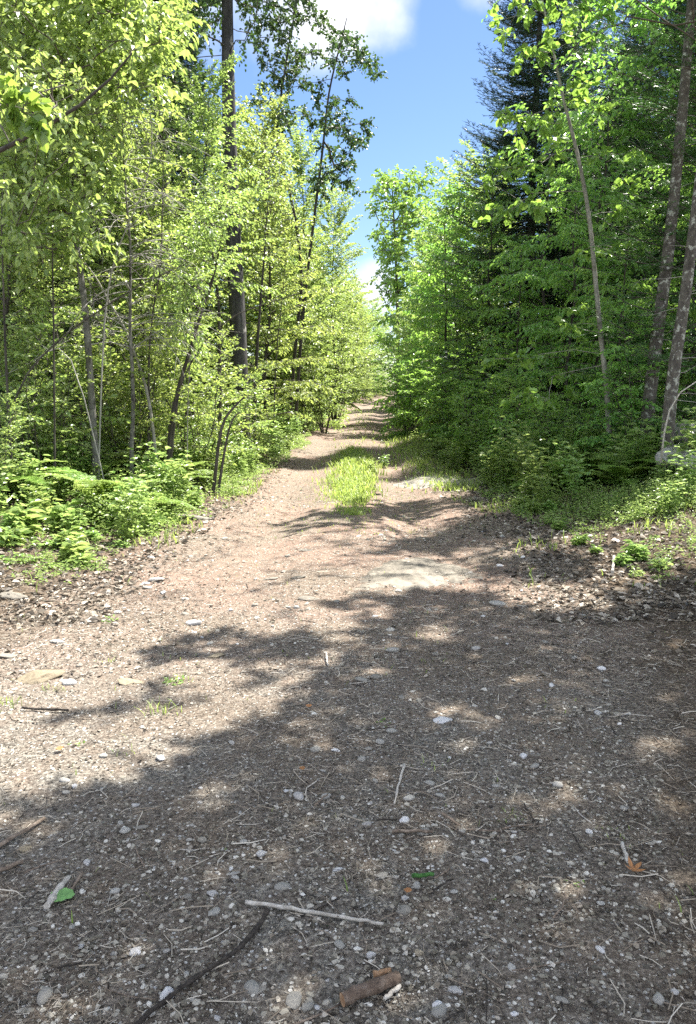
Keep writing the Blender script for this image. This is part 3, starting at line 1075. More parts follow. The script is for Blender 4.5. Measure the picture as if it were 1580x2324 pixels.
for a in ((1005, 1637, 46, 'q', 'largest whitish flat stone lying in the shaded middle of the track', 'flat_stone', .8, .35),
          (526, 1688, 19, 'q', 'small white stone at the edge of the shade, left of the middle', 'pebble', .8, .8),
          (365, 1724, 24, 'q', 'white quartz stone near the sunlit patch on the left', 'pebble', .75, .9),
          (594, 1940, 26, 'q', 'bluish white angular stone above the long pale stick', 'pebble', .9, .8),
          (975, 1780, 24, 'p', 'round blue grey stone beside the upright pale stick', 'pebble', .8, .8),
          (999, 1806, 22, 'p', 'pale oval stone just below the round blue grey one', 'pebble', .7, .7),
          (820, 1545, 36, 'p', 'wide flat grey stone in the shade beside a rounder one', 'pebble', .6, .6),
          (852, 1539, 26, 'p', 'rounder pale stone touching the wide flat grey one', 'pebble', .8, .8),
          (890, 1478, 34, 'p', 'pale oval stone below the exposed bedrock', 'pebble', .6, .6),
          (885, 1431, 24, 'p', 'dull grey stone half sunk below the exposed bedrock', 'pebble', .8, .6),
          (1078, 1473, 24, 'q', 'bright oval stone alone in the shade on the right half of the track', 'pebble', .75, .7),
          (911, 1585, 18, 'p', 'squarish pale stone above the largest whitish flat stone', 'pebble', .9, .8),
          (888, 1661, 26, 'p', 'smooth pale stone left of the largest whitish flat stone', 'pebble', .7, .7),
          (1130, 1371, 40, 'p', 'pale stone at the edge of the bright sun patch on the right', 'pebble', .6, .5),
          (28, 1356, 62, 's', 'big pale stone at the far left edge among dead leaves', 'rock', .6, .5),
          (355, 1319, 42, 'p', 'largest pale stone of the pair at the left side of the track', 'pebble', .6, .55),
          (334, 1336, 26, 'p', 'tan stone just in front of a bigger pale one on the left', 'pebble', .8, .6),
          (440, 1416, 40, 'q', 'sunlit white flat stone in the left wheel track', 'pebble', .6, .5),
          (420, 1395, 22, 'p', 'grey stone behind the sunlit white flat stone', 'pebble', .7, .6),
          (85, 1540, 120, 't', 'broad tan flat rock in the sun at the left', 'flat_rock', .55, .3),
          (157, 1552, 34, 'q', 'white wedge stone beside the broad tan flat rock', 'pebble', .7, .8),
          (12, 1492, 48, 's', 'whitish rock cut by the left edge of the picture', 'rock', .6, .5),
          (128, 1458, 36, 'p', 'low grey stone in the sun above the broad tan flat rock', 'pebble', .6, .4),
          (490, 1490, 46, 't', 'tan stone between two stripes of shadow', 'flat_stone', .6, .4),
          (300, 1551, 70, 't', 'buried tan slab peeping out beside the shadow stripe', 'flat_stone', .5, .25),
          (694, 1250, 34, 's', 'thin flat stone far up the track in full sun', 'flat_stone', .5, .3),
          (440, 1178, 110, 's', 'long low slab at the left edge of the sunny track', 'flat_stone', .35, .25),
          (615, 1315, 34, 's', 'pale stone in the row across the sunny track', 'pebble', .5, .4),
          (675, 1312, 36, 's', 'right stone of the row across the sunny track', 'pebble', .5, .4),
          (700, 1360, 46, 's', 'pale broken stone close to the tip of the big shadow', 'pebble', .6, .3),
          (842, 2170, 22, 'q', 'egg shaped white stone right of the long dark branch', 'pebble', .9, .9),
          (952, 2164, 22, 't', 'tan angular stone near the sawn log', 'pebble', .9, .9),
          (765, 1975, 24, 'q', 'white thin stone chip above the right end of the long pale stick', 'pebble', .5, .5),
          (308, 2163, 22, 'q', 'white stone low in the picture left of the dark branch', 'pebble', .8, .8),
          (378, 2160, 16, 'q', 'small white stone beside the upper bend of the dark branch', 'pebble', .8, .8),
          (75, 2112, 22, 'p', 'blue grey stone under the green leaf', 'pebble', .8, .7),
          (1100, 1955, 20, 'q', 'white stone right of the mossy green stick', 'pebble', .8, .8),
          (920, 2040, 18, 'q', 'white angular stone below the mossy green stick', 'pebble', .9, .8),
          (832, 1873, 22, 'q', 'blocky white stone above the fallen bark piece', 'pebble', .8, .9),
          (1125, 1785, 22, 'p', 'flat pale stone right of the upright pale stick', 'pebble', .5, .5),
          (820, 1725, 22, 'p', 'brown grey stone left of the upright pale stick', 'pebble', .8, .8),
          (60, 1928, 30, 't', 'tan broken stone between the two sticks at the left edge', 'pebble', .8, .6),
          (25, 1968, 26, 't', 'smooth tan stone under the lower stick at the left edge', 'pebble', .7, .6),
          (1213, 1740, 24, 'p', 'grey stone at the right of the shaded track', 'pebble', .6, .6),
          (1168, 2304, 18, 'q', 'white pointed stone along the bottom edge', 'pebble', .8, .8),
          (1530, 2253 - 0, 20, 'q', 'white stone at the right edge under the sun spot', 'pebble', .8, .8),
          (148, 1772, 24, 'p', 'grey stone at the rim of the left sun patch', 'pebble', .7, .6),
          (150, 1800, 18, 'p', 'pale stone inside the left sun patch', 'pebble', .7, .7)):
    px_stone(a[0], a[1], a[2], a[3], a[4], a[5], 'stone', a[6], a[7])

# more countable pebbles, nothing in the photo tells these apart
cnt = 0
while cnt < 210:
    y = 1.6 + 7 * rng.uniform() ** 1.3
    x = rng.uniform(-1, 1) * (.45 * y)
    if edge_dist(x, y) > 0 or (fbm(x * 1.1, y * 1.1, 77, 3) < .45 and rng.uniform() < .7):
        continue
    r = .007 + .016 * rng.uniform() ** 2.5 + .0012 * y
    me = PEB[cnt % 10] if rng.uniform() < .72 else QUA[cnt % 4]
    stone('pebble', me, x, y, r * rng.uniform(.9, 1.35), r * rng.uniform(.7, 1), r * rng.uniform(.6, .9), rng.uniform(0, 6), 'small pale pebble loose among the gravel', 'pebble', 'pebbles scattered over the track', .3)
    cnt += 1


# exposed bedrock, granite boulders
def ledge(f, n=7):
    q = f * n
    return (np.floor(q) + sstep(.75, 1, q - np.floor(q))) / n


def slab(name, outline, h, mat, label, cat, seed):
    """a low bare hump of rock following a ground outline"""
    P = np.array([at(*p)[:2] for p in outline])
    c = P.mean(0)
    m = 140
    closed = np.vstack([P, P[:1]])
    seg = np.linalg.norm(np.diff(closed, axis=0), axis=1)
    s = np.concatenate([[0], np.cumsum(seg)]) / seg.sum()
    q = np.arange(m) / m
    ring = np.stack([np.interp(q, s, closed[:, 0]), np.interp(q, s, closed[:, 1])], -1)
    for _ in range(3):
        ring = (np.roll(ring, 1, 0) + ring * 2 + np.roll(ring, -1, 0)) / 4
    rings = np.linspace(1.0, 0, 46)[:-1]
    V, nr = [], len(rings)
    for r in rings:
        xy = c + (ring - c) * r * (1 + .10 * (fbm(ring[:, 0] * 5, ring[:, 1] * 5, seed, 3) - .5)[:, None])
        z = ground_z(xy[:, 0], xy[:, 1]) - .02 + (h + .02) * (1 - r ** 2.2) ** .6 * (.2 + 1.6 * ledge(fbm(xy[:, 0] * 2.2, xy[:, 1] * 2.2, seed + 1, 4))) + .025 * fbm(xy[:, 0] * 16, xy[:, 1] * 16, seed + 2, 3)
        V.append(np.column_stack([xy, z]))
    b = MB()
    i, j = np.arange(nr - 1)[:, None] * m, np.arange(m)[None]
    jj = (j + 1) % m
    top = V[-1].mean(0)
    V = np.concatenate(V + [top[None]])
    b.add(V, np.stack([i + j, i + jj, i + m + jj, i + m + j], -1).reshape(-1, 4), 0, True)
    base = (nr - 1) * m
    b.f.append((np.array([[base + a, base + (a + 1) % m, nr * m] for a in range(m)]), 0, True))
    o = b.obj(name, M[mat])
    return tag(o, label, cat)


slab('bedrock_slab', [(785, 1350), (830, 1300), (880, 1272), (960, 1262), (1030, 1280), (1100, 1300), (1090, 1322), (1000, 1330), (900, 1345)], .013, 'slab', 'bare grey bedrock hump half in sun in the middle of the track', 'bedrock', 3)
slab('bedrock_slab', [(880, 1098), (930, 1084), (1010, 1078), (1090, 1084), (1110, 1096), (1050, 1106), (950, 1112)], .03, 'slab', 'sunlit flat bedrock crossing the right of the track beyond the shade', 'bedrock', 5)
for px, py, Y, w, h, lab, kk in ((1545, 1045, 9.6, .33, .24, 'front granite boulder under the leaning trunks at the right edge', 0), (1560, 985, 10.6, .36, .30, 'upper granite boulder behind another at the right edge', 1)):
    p_ = at_y(px, py, Y)
    o = stone('granite_boulder', GRA[kk], p_.x, Y, w, .3, h, .4 + kk, lab, 'boulder', None, .1)
    o.location.z = p_.z


def stick(name, pts, r0, r1, mat, label, cat='stick', sides=7, lift=.0, capmat=None, seed=1, knob=.12):
    rng = np.random.default_rng(seed)
    P = []
    pts = [at(*q) for q in pts]
    for a, b in zip(pts[:-1], pts[1:]):
        for t in np.linspace(0, 1, 5)[:-1]:
            P.append(np.array(a.lerp(b, t)))
    P.append(np.array(pts[-1]))
    P = np.array(P)
    for _ in range(2):
        P[1:-1] = (P[:-2] + P[1:-1] * 2 + P[2:]) / 4
    r = np.linspace(r0, r1, len(P))
    P[:, 2] = ground_z(P[:, 0], P[:, 1]) + r * .85 + lift + .009
    P[1:-1] += rng.normal(0, .0015, P[1:-1].shape)
    b = MB()
    b.tube(P, r * (1 + knob * rng.normal(0, 1, len(P))), sides, 0, caps=1 if capmat else True, bump=lambda n, s: 1 + rng.normal(0, knob * .5, (n, s)))
    o = b.obj(name, [M[mat]] + ([M[capmat]] if capmat else []))
    return tag(o, label, cat)


M['bark_log'] = bark_mat('red_brown_bark', (.055, .038, .028), (.12, .085, .062), (.21, .165, .13), scale=38, stretch=1, bump=.8)
M['wood_cut'] = bark_mat('broken_wood', (.16, .085, .045), (.27, .16, .09), (.40, .28, .18), scale=60, stretch=1)
M['wood_pale'] = bark_mat('weathered_wood', (.24, .215, .18), (.40, .37, .325), (.55, .52, .47), scale=40, stretch=1)
M['moss'] = bark_mat('moss', (.02, .055, .014), (.04, .115, .026), (.08, .19, .05), scale=60, stretch=1)
M['stick_brown'] = bark_mat('stick_brown', (.08, .06, .045), (.17, .13, .098), (.28, .225, .18), scale=50, stretch=1)
M['stick_dark'] = bark_mat('stick_dark', (.015, .012, .01), (.034, .028, .023), (.07, .06, .05), scale=50, stretch=1)
stick('broken_log', [(777, 2288), (840, 2262), (903, 2237)], .0165, .0175, 'bark_log', 'short brown barked log piece at the bottom edge', 'log', 12, 0, 'wood_cut', 2, .05)
stick('wood_chunk', [(848, 2226), (886, 2212)], .009, .007, 'wood_cut', 'small tan wood chunk lying behind the barked log', 'wood chunk', 8, 0, None, 3)
stick('wood_splinter', [(872, 2280), (890, 2262), (908, 2248)], .005, .007, 'wood_pale', 'pale splinter lying in front of the barked log', 'splinter', 6, 0, None, 4)
stick('stick', [(558, 2057), (640, 2068), (730, 2082), (800, 2094), (870, 2106)], .0068, .0042, 'wood_pale', 'long straight pale peeled stick lying crosswise', 'stick', 8, 0, None, 5, .06)
stick('fallen_branch', [(608, 2076), (592, 2105), (565, 2140), (535, 2172), (490, 2200), (440, 2232), (400, 2262), (350, 2300), (300, 2345)],   .0075, .0055, 'stick_dark', 'long curved dark branch touching the pale stick', 'branch', 8, 0, None, 6)
stick('stick', [(-30, 1945), (20, 1916), (102, 1865)], .0085, .006, 'stick_brown', 'upper brown stick entering from the left edge', 'stick', 8, 0, None, 7)
stick('stick', [(-30, 1998), (15, 1980), (52, 1964)], .008, .007, 'stick_brown', 'lower brown stick stub at the left edge', 'stick', 8, 0, None, 8)
stick('rotten_wood', [(106, 2070), (130, 2035), (158, 2000)], .011, .008, 'wood_pale', 'pale rotten wood splinter above the green leaf', 'splinter', 6, 0, None, 9, .2)
stick('stick', [(150, 2046), (168, 2020), (188, 1988)], .005, .0045, 'stick_brown', 'short brown stick beside the rotten wood splinter', 'stick', 7, 0, None, 10)
stick('twig', [(52, 2068), (70, 2046), (92, 2026)], .0025, .002, 'stick_dark', 'thin dark twig left of the rotten wood splinter', 'twig', 5, 0, None, 11)
stick('mossy_stick', [(935, 1998), (960, 1996), (985, 1994)], .0068, .0062, 'moss', 'short bright green mossy stick', 'stick', 9, 0, None, 12)
stick('twig', [(985, 2000), (1005, 1990), (1020, 1978)], .003, .003, 'stick_brown', 'short brown twig touching the mossy stick', 'twig', 5, 0, None, 13)
stick('twig', [(977, 2036), (1000, 2020), (1023, 2004)], .0032, .003, 'stick_dark', 'dark twig slanting below the mossy stick', 'twig', 5, 0, None, 14)
stick('twig', [(1255, 2092), (1275, 2070), (1283, 2036)], .003, .002, 'stick_brown', 'small hooked twig on the right part of the track', 'twig', 5, 0, None, 15)
stick('stick', [(890, 1896), (935, 1893), (982, 1895)], .0055, .005, 'stick_brown', 'level brown stick in the middle of the shaded track', 'stick', 7, 0, None, 16)
stick('stick', [(917, 1742), (908, 1780), (895, 1830)], .0055, .004, 'wood_pale', 'pale stick pointing up the track', 'stick', 7, 0, None, 17)
stick('stick', [(1003, 1853), (1022, 1868), (1044, 1882)], .0055, .004, 'stick_brown', 'brown stick slanting beside white pebbles', 'stick', 6, 0, None, 18)
stick('twig', [(1190, 1832), (1200, 1850), (1213, 1870)], .004, .003, 'stick_dark', 'dark twig next to the pale sun spot at the right', 'twig', 6, 0, None, 19)
stick('stick', [(741, 1488), (742, 1502), (745, 1515)], .006, .005, 'wood_pale', 'stubby white stick standing out in the shade above the pebbles', 'stick', 6, 0, None, 20)
stick('stick', [(50, 1612), (100, 1616), (156, 1618)], .006, .005, 'stick_dark', 'dark stick in the sun near the left edge', 'stick', 6, 0, None, 21)
stick('stick', [(1412, 1920), (1418, 1945), (1424, 1965)], .006, .005, 'wood_pale', 'pale stick above the orange leaf at the right', 'stick', 6, 0, None, 22)
stick('stick', [(1393, 1268), (1392, 1285), (1390, 1303)], .014, .012, 'wood_pale', 'pale upright stick end among dead leaves on the right verge', 'stick', 6, 0, None, 23)
stick('twig', [(1005, 2328), (1022, 2318), (1050, 2302)], .003, .003, 'stick_dark', 'dark twig at the bottom edge right of the log', 'twig', 5, 0, None, 24)
stick('twig', [(130, 2205), (160, 2200), (188, 2192)], .0028, .002, 'stick_dark', 'dark twig low at the left part of the picture', 'twig', 5, 0, None, 25)
stick('weathered_branch', [(188, 1145), (225, 1150), (265, 1142), (300, 1130), (332, 1115)], .045, .03, 'wood_pale', 'whitish weathered branch lying at the left edge of the undergrowth', 'branch', 9, 0, None, 26, .1)
stick('twig', [(715, 1835), (730, 1820), (745, 1808)], .004, .003, 'stick_brown', 'brown twig left of the pale stick pointing up the track', 'twig', 5, 0, None, 27)
stick('twig', [(855, 1868), (875, 1866), (900, 1868)], .003, .003, 'stick_dark', 'dark straight twig beside the blocky white stone', 'twig', 5, 0, None, 28)
stick('twig', [(1140, 1888), (1170, 1880), (1210, 1878)], .003, .002, 'stick_brown', 'thin brown twig right of the slanting stick', 'twig', 5, 0, None, 29)
for q in range(70):
    y = 1.7 + 8 * rng.uniform() ** 1.2
    x = rng.uniform(-1, 1) * .45 * y
    L, a = rng.uniform(.05, .16) * (1 + .06 * y), rng.uniform(0, PI)
    P = np.array([[x - math.cos(a) * L / 2, y - math.sin(a) * L / 2, 0], [x + rng.normal(0, .008), y + rng.normal(0, .008), 0], [x + math.cos(a) * L / 2, y + math.sin(a) * L / 2, 0]])
    P[:, 2] = ground_z(P[:, 0], P[:, 1]) + .005
    P = np.array([P[0], (P[0] + P[1]) / 2, P[1], (P[1] + P[2]) / 2, P[2]])
    b = MB()
    r = rng.uniform(.0016, .0034)
    b.tube(P, np.linspace(r, r * .6, 5), 5, 0, True)
    tag(b.obj('twig', M[('stick_brown', 'stick_dark', 'stick_brown', 'wood_pale')[q % 4]]), 'thin broken twig lying loose on the gravel', 'twig', 'loose twigs on the track')


# single fallen leaves
def flat_leaf(px, py, size, outline, mat, label, rz=0, cup=.15, name='fallen_leaf'):
    c = at(px, py)
    P = np.array(outline) * size
    m = len(P)
    V = np.zeros((2 * m + 1, 3))
    V[:m, :2], V[m:2 * m, :2] = P, P * .5
    rr = np.linalg.norm(V[:, :2], axis=1) / size
    V[:, 2] = cup * size * rr ** 2 + .1 * size * np.sin(V[:, 0] / size * 4) * rr
    b = MB()
    q = np.arange(m)
    k = (q + 1) % m
    b.add(V, np.stack([q, k, m + k, m + q], -1), 0, True)
    b.f.append((np.stack([m + q, m + k, np.full(m, 2 * m)], -1), 0, True))
    o = b.obj(name, M[mat])
    o.location = (c.x, c.y, c.z + .017)
    o.rotation_euler = (.12, .05, rz)
    return tag(o, label, 'leaf')


M['leaf_green_flat'] = island_mat('fallen_green_leaf', [(0, (.16, .34, .10)), (1, (.20, .40, .13))], .5, .25, tex=30)
M['leaf_orange'] = island_mat('fallen_orange_leaf', [(0, (.34, .15, .06)), (1, (.40, .20, .08))], .6, .25, tex=40)
th = np.arange(30) / 30 * 2 * PI
asp_o = [((.95 + .05 * math.cos(9 * a)) * math.cos(a) * (1 + .12 * (math.cos(a) > .8)), (.78 + .06 * math.cos(9 * a)) * math.sin(a)) for a in th]
map_o = [((.62 + .34 * math.cos(5 * a) + .06 * math.cos(15 * a)) * math.cos(a), (.62 + .34 * math.cos(5 * a) + .06 * math.cos(15 * a)) * math.sin(a)) for a in np.arange(40) / 40 * 2 * PI]
flat_leaf(141, 2044, .034, asp_o, 'leaf_green_flat', 'pale green fallen poplar leaf lying on the gravel', .2, .1)
flat_leaf(1438, 1984, .035, map_o, 'leaf_orange', 'orange brown dead leaf at the right side', .6, .5)
flat_leaf(700, 1611, .016, asp_o, 'leaf_orange', 'small orange leaf at the edge of the big shadow', .4, .5)
flat_leaf(685, 1754, .014, asp_o, 'leaf_orange', 'small tan orange leaf in the shaded gravel', 1.0, .4)
flat_leaf(135, 1708, .017, asp_o, 'leaf_orange', 'orange leaf on the sunlit ground at the left', .9, .3)
flat_leaf(925, 2033, .012, asp_o, 'leaf_orange', 'tiny rusty leaf scrap under the mossy stick', .3, .3)
print('stones done')

# ================================================================== UNDERGROWTH
def weeds(mb, n, y0, y1, e0, e1, side, h0, h1, leaf, seed):
    rng = np.random.default_rng(seed)
    y = y0 + (y1 - y0) * rng.uniform(0, 1, n) ** 1.2
    e = e0 + (e1 - e0) * rng.uniform(0, 1, n)
    x = path_c(y) + side * (path_w(y) + e)
    ok = (np.abs(x) < .46 * y + .4) & (rng.uniform(0, 1, n) < .12 + .88 * sstep(.40, .60, fbm(x * 1.2, y * 1.2, seed, 3))) & (edge_dist(x, y) > -.25 + .35 * rng.uniform(0, 1, n))
    x, y = x[ok], y[ok]
    n = len(x)
    k_ = 10
    h = (h0 + (h1 - h0) * rng.uniform(0, 1, n)) * (.5 + .8 * fbm(x * 1.7, y * 1.7, seed + 5, 2)) * sstep(-.7, .9, np.abs(x - path_c(y)) - path_w(y))
    t = (np.arange(k_) + 1) / k_
    lx, ly = rng.normal(0, .25, n) * h, rng.normal(0, .25, n) * h
    B = np.stack([x, y, ground_z(x, y)], -1)
    P = B[:, None] + np.stack([lx[:, None] * t ** 1.5, ly[:, None] * t ** 1.5, h[:, None] * t], -1)
    az = rng.uniform(0, 6.28, n)[:, None] + np.arange(k_)[None] * 2.4 + rng.normal(0, .3, (n, k_))
    D = np.stack([np.cos(az), np.sin(az), rng.uniform(-.35, .5, (n, k_))], -1)
    L = leaf * rng.uniform(.55, 1.25, (n, 1)) * rng.uniform(.7, 1.15, (n, k_)) * (1.1 - .4 * t)[None]
    P = P + D * .012
    add_leaves(mb, P.reshape(-1, 3), D.reshape(-1, 3), np.array([0, 0, 1.]) + rng.normal(0, .35, (n * k_, 3)), L.ravel(), width=.5, fold=.1, droop=.2)


mb = MB()
weeds(mb, 19000, 8.0, 22, -.25, 5.5, -1, .08, .6, .05, 401)
weeds(mb, 3500, 18, 45, .0, 3.0, -1, .1, .5, .09, 402)
weeds(mb, 5500, 10.5, 20, .3, 4.2, 1, .06, .42, .055, 403)
weeds(mb, 2500, 18, 45, .0, 2.5, 1, .1, .5, .09, 404)
weeds(mb, 1500, 6.0, 10, .0, 2.5, -1, .03, .12, .035, 405)
weeds(mb, 3200, 8.2, 12, .1, 3.4, 1, .05, .26, .05, 408)
weeds(mb, 900, 6.0, 11, .3, 3.0, 1, .03, .12, .035, 406)
ob = mb.obj('ground_cover', M['herb'])
ob['kind'] = 'stuff'
ob['label'] = 'low leafy weeds carpeting both verges of the track'


def fern_proto(seed, fronds, length, pairs=20, splay=.9):
    rng = np.random.default_rng(seed)
    root = empty('fern')
    for k_ in range(fronds):
        b, acc = MB(), LeafAcc()
        az = k_ * 2 * PI / fronds + rng.uniform(-.3, .3)
        L = length * rng.uniform(.75, 1.15)
        e = R(rng.uniform(48, 78))
        d = np.array([math.cos(az) * math.cos(e), math.sin(az) * math.cos(e), math.sin(e)])
        pts = [np.zeros(3)]
        for s in range(12):
            d = nrm(d + np.array([math.cos(az) * .09, math.sin(az) * .09, -.115 * splay]))
            pts.append(pts[-1] + d * L / 12)
        pts = np.array(pts)
        b.tube(pts, np.linspace(.0035, .001, 13), 4, 0)
        for i in range(pairs):
            f = .2 + .8 * i / pairs
            p = interp_poly(pts, f)
            dd = nrm(interp_poly(pts, min(f + .06, .999)) - interp_poly(pts, f - .06))
            hor = nrm(np.cross(dd, [0, 0, 1.]))
            up = np.cross(hor, dd)
            pl = L * .27 * math.sin(min(1, (1 - f) * 1.15 + .04) * PI * .52) * (.6 + .4 * min(1, i / 4))
            for sd in (-1, 1):
                pd = nrm(hor * sd + dd * .35 + up * .05 + rng.normal(0, .05, 3))
                n = max(3, int(pl / .016))
                t = (np.arange(n) + .3) / n
                P = p + np.outer(t * pl, pd) - np.outer(t ** 2 * pl * .12, up)
                for s2 in (-1, 1):
                    D = np.tile(nrm(dd * s2 + pd * .4), (n, 1)) + rng.normal(0, .08, (n, 3))
                    acc.add(P, D, np.tile(up, (n, 1)) + rng.normal(0, .15, (n, 3)), (.06 * L * (1 - t * .8)) * np.ones(n) * (.5 + .5 * math.sin(f * PI)) + .006)
        acc.flush(b, width=.5, fold=.05)
        b.obj('frond', M['fern'], root)
    return root


def herb_proto(seed, stems_, h, leaf, name='leafy_plant', mat='herb', width=.6, shape='ovate'):
    rng = np.random.default_rng(seed)
    root = empty(name)
    b, acc = MB(), LeafAcc()
    for s in range(stems_):
        a, r = rng.uniform(0, 2 * PI), rng.uniform(0, .2 * h + .03)
        base = np.array([math.cos(a) * r, math.sin(a) * r, 0])
        hh = h * rng.uniform(.6, 1.1)
        top = base + np.array([rng.normal(0, .14 * h), rng.normal(0, .14 * h), hh])
        pts = wander(rng, base, top, 6, .012)
        b.tube(pts, np.linspace(.0035, .0015, 6), 4, 1)
        nl = int(7 + hh * 9)
        t = .25 + .75 * np.arange(nl) / (nl - 1)
        P = np.array([interp_poly(pts, q) for q in t])
        az = np.arange(nl) * 2.4 + rng.uniform(0, 6)
        D = np.stack([np.cos(az), np.sin(az), rng.uniform(-.15, .5, nl)], -1)
        P2 = P + D * .03
        acc.add(P2, D, np.array([0, 0, 1.]) + rng.normal(0, .25, (nl, 3)), leaf * rng.uniform(.6, 1.15, nl))
        acc.add(P2 + D * .02, np.stack([np.cos(az + 1.2), np.sin(az + 1.2), rng.uniform(-.2, .3, nl)], -1), np.array([0, 0, 1.]) + rng.normal(0, .25, (nl, 3)), leaf * rng.uniform(.5, .9, nl))
    acc.flush(b, width=width, shape=shape)
    b.obj('leaves', [M[mat], M['herb']], root)
    return root


rng = np.random.default_rng(99)
FERN = [fern_proto(1, 9, .85), fern_proto(2, 7, .7), fern_proto(3, 8, 1.0)]
HERB = [herb_proto(4, 12, .45, .085), herb_proto(5, 14, .35, .07), herb_proto(6, 9, .7, .09), herb_proto(7, 13, .55, .07)]
LOW = [herb_proto(8, 6, .14, .06, 'seedling'), herb_proto(9, 4, .09, .045, 'seedling'), herb_proto(10, 8, .2, .10, 'seedling')]
LFERN, LHERB = 'bright green fern in the sunny undergrowth left of the track', 'leafy green plant in the sunny undergrowth left of the track'
RFERN, RHERB = 'deep green fern in the shaded undergrowth right of the track', 'leafy green plant in the shaded undergrowth right of the track'


def undergrowth(side, n, y0, y1, protos, e0, e1, s0, s1, label, cat, group, pw=1.0):
    c = 0
    while c < n:
        y = y0 + (y1 - y0) * rng.uniform() ** pw
        e = e0 + (e1 - e0) * rng.uniform() ** 1.2
        x = path_c(y) + side * (path_w(y) + e)
        if abs(x) > .46 * y + .5:
            c += .2
            continue
        put(protos[int(rng.integers(len(protos)))], x, y, rng.uniform(0, 6.28), rng.uniform(s0, s1), label, cat, group, None, (rng.normal(0, .06), rng.normal(0, .06)))
        c += 1


undergrowth(-1, 120, 9.0, 22, FERN, .8, 6.5, .7, 1.1, LFERN, 'fern', 'ferns left of the track')
undergrowth(-1, 165, 7.6, 19, HERB, .05, 6, .75, 1.3, LHERB, 'plant', 'leafy plants left of the track')
undergrowth(-1, 24, 20, 50, HERB, .3, 2.5, 1.0, 1.9, 'leafy plant fringing the far left side of the track', 'plant', 'leafy plants far up the left verge')
undergrowth(1, 36, 10.5, 22, FERN, .7, 3.5, .7, 1.1, RFERN, 'fern', 'ferns right of the track')
undergrowth(1, 80, 9.5, 22, HERB, .4, 4.5, .9, 1.5, RHERB, 'plant', 'leafy plants right of the track')
undergrowth(1, 18, 20, 50, HERB, .1, 2.0, 1.0, 1.9, 'leafy plant fringing the far right side of the track', 'plant', 'leafy plants far up the right verge')
undergrowth(-1, 75, 6.5, 11, LOW, .1, 2.6, .6, 1.2, 'low seedling among dead leaves at the left edge of the track', 'seedling', 'seedlings on the left verge')
undergrowth(1, 45, 6.0, 11, LOW, .2, 2.2, .45, .9, 'low seedling among dead leaves at the right edge of the track', 'seedling', 'seedlings on the right verge')
for px, py, pr, s, lab, cat in ((1320, 1075, FERN[0], 1.0, 'biggest fern at the foot of the slender pale sapling', 'fern'), (1235, 1085, FERN[1], .9, 'fern in front of the dark thicket left of the biggest fern', 'fern'),
                                (1400, 1060, FERN[2], .8, 'upright fern just right of the biggest fern', 'fern'), (110, 1120, FERN[1], .8, 'yellowish fern in the left foreground undergrowth', 'fern'),
                                (1450, 1085, HERB[2], .9, 'broad leaved plant in front of the granite boulders', 'plant'), (1515, 1165, HERB[0], .8, 'leafy plant sprouting at the right edge by the mulch', 'plant'),
                                (1570, 1130, HERB[3], 1.1, 'dense plant cut by the right edge of the picture', 'plant'),
                                (60, 1215, LOW[2], 1.6, 'broad leaved low plant in the left foreground', 'plant'), (150, 1205, LOW[2], 1.5, 'low plant with wide pale leaves next to dead leaves on the left', 'plant'),
                                (230, 1190, LOW[2], 1.2, 'low plant nearest the weathered branch', 'plant'), (20, 1240, LOW[0], 1.6, 'dark low plant at the left edge', 'plant'),
                                (840, 1075, HERB[1], .7, 'weedy plant on the grassy median', 'plant'), (870, 1062, HERB[0], .6, 'taller weed at the right of the grassy median', 'plant'),
                                (1305, 2003, LOW[1], .35, 'tiny green seedling alone on the right gravel', 'seedling'), (504, 1926, LOW[1], .3, 'tiny two leaved seedling above the bluish white stone', 'seedling'),
                                (547, 1965, LOW[1], .22, 'tiniest seedling left of the bluish white stone', 'seedling'), (400, 1550, LOW[1], .6, 'dark seedling inside the left shadow stripe', 'seedling'),
                                (1130, 2045, LOW[1], .28, 'tiny seedling right of the mossy stick', 'seedling'), (870, 1640, LOW[1], .4, 'small seedling in the shaded gravel near smooth stones', 'seedling'),
                                (250, 1408, LOW[1], .6, 'small seedling in the sunny left wheel track', 'seedling'), (175, 1690, LOW[1], .4, 'seedling at the lower sunlit patch', 'seedling')):
    c = at(px, py)
    put(pr, c.x, c.y, rng.uniform(0, 6), s, lab, cat)
for q in range(18):
    c = at(1160 + 300 * rng.uniform(), 1055 + 35 * rng.uniform())
    put(FERN[q % 3], c.x, c.y, rng.uniform(0, 6), rng.uniform(.7, 1.05), 'fern in the compact clump at the foot of the right hand trees', 'fern', 'ferns in the right hand clump')
for q in range(22):
    c = at(1000 + 480 * rng.uniform(), 1045 + 30 * rng.uniform())
    put(HERB[q % 4], c.x, c.y, rng.uniform(0, 6), rng.uniform(.8, 1.2), RHERB, 'plant', 'leafy plants right of the track')
print('undergrowth done')

# ================================================================== TREES
def X(px, Y):
    return at_y(px, HORIZON, Y).x


def Z(py, Y):
    return at_y(790, py, Y).z


def trunk_px(pts, Y, dy=0.0, ext=None):
    """a trunk surveyed along its course at distance Y"""
    P = [np.array(at_y(px, py, Y + dy * i / len(pts))) for i, (px, py) in enumerate(pts)]
    g = gz(P[0][0], P[0][1])
    P[0][2] = g - .05
    if ext:
        d = nrm(P[-1] - P[-2])
        P.append(P[-1] + d * ext * .5)
        P.append(P[-1] + d * ext * .5)
    P = np.array(P)
    out_ = []
    for a, b in zip(P[:-1], P[1:]):
        for t in (0, .34, .67):
            out_.append(a * (1 - t) + b * t)
    out_.append(P[-1])
    out_ = np.array(out_)
    for _ in range(2):
        out_[1:-1] = (out_[:-2] + out_[1:-1] * 2 + out_[2:]) / 4
    return out_


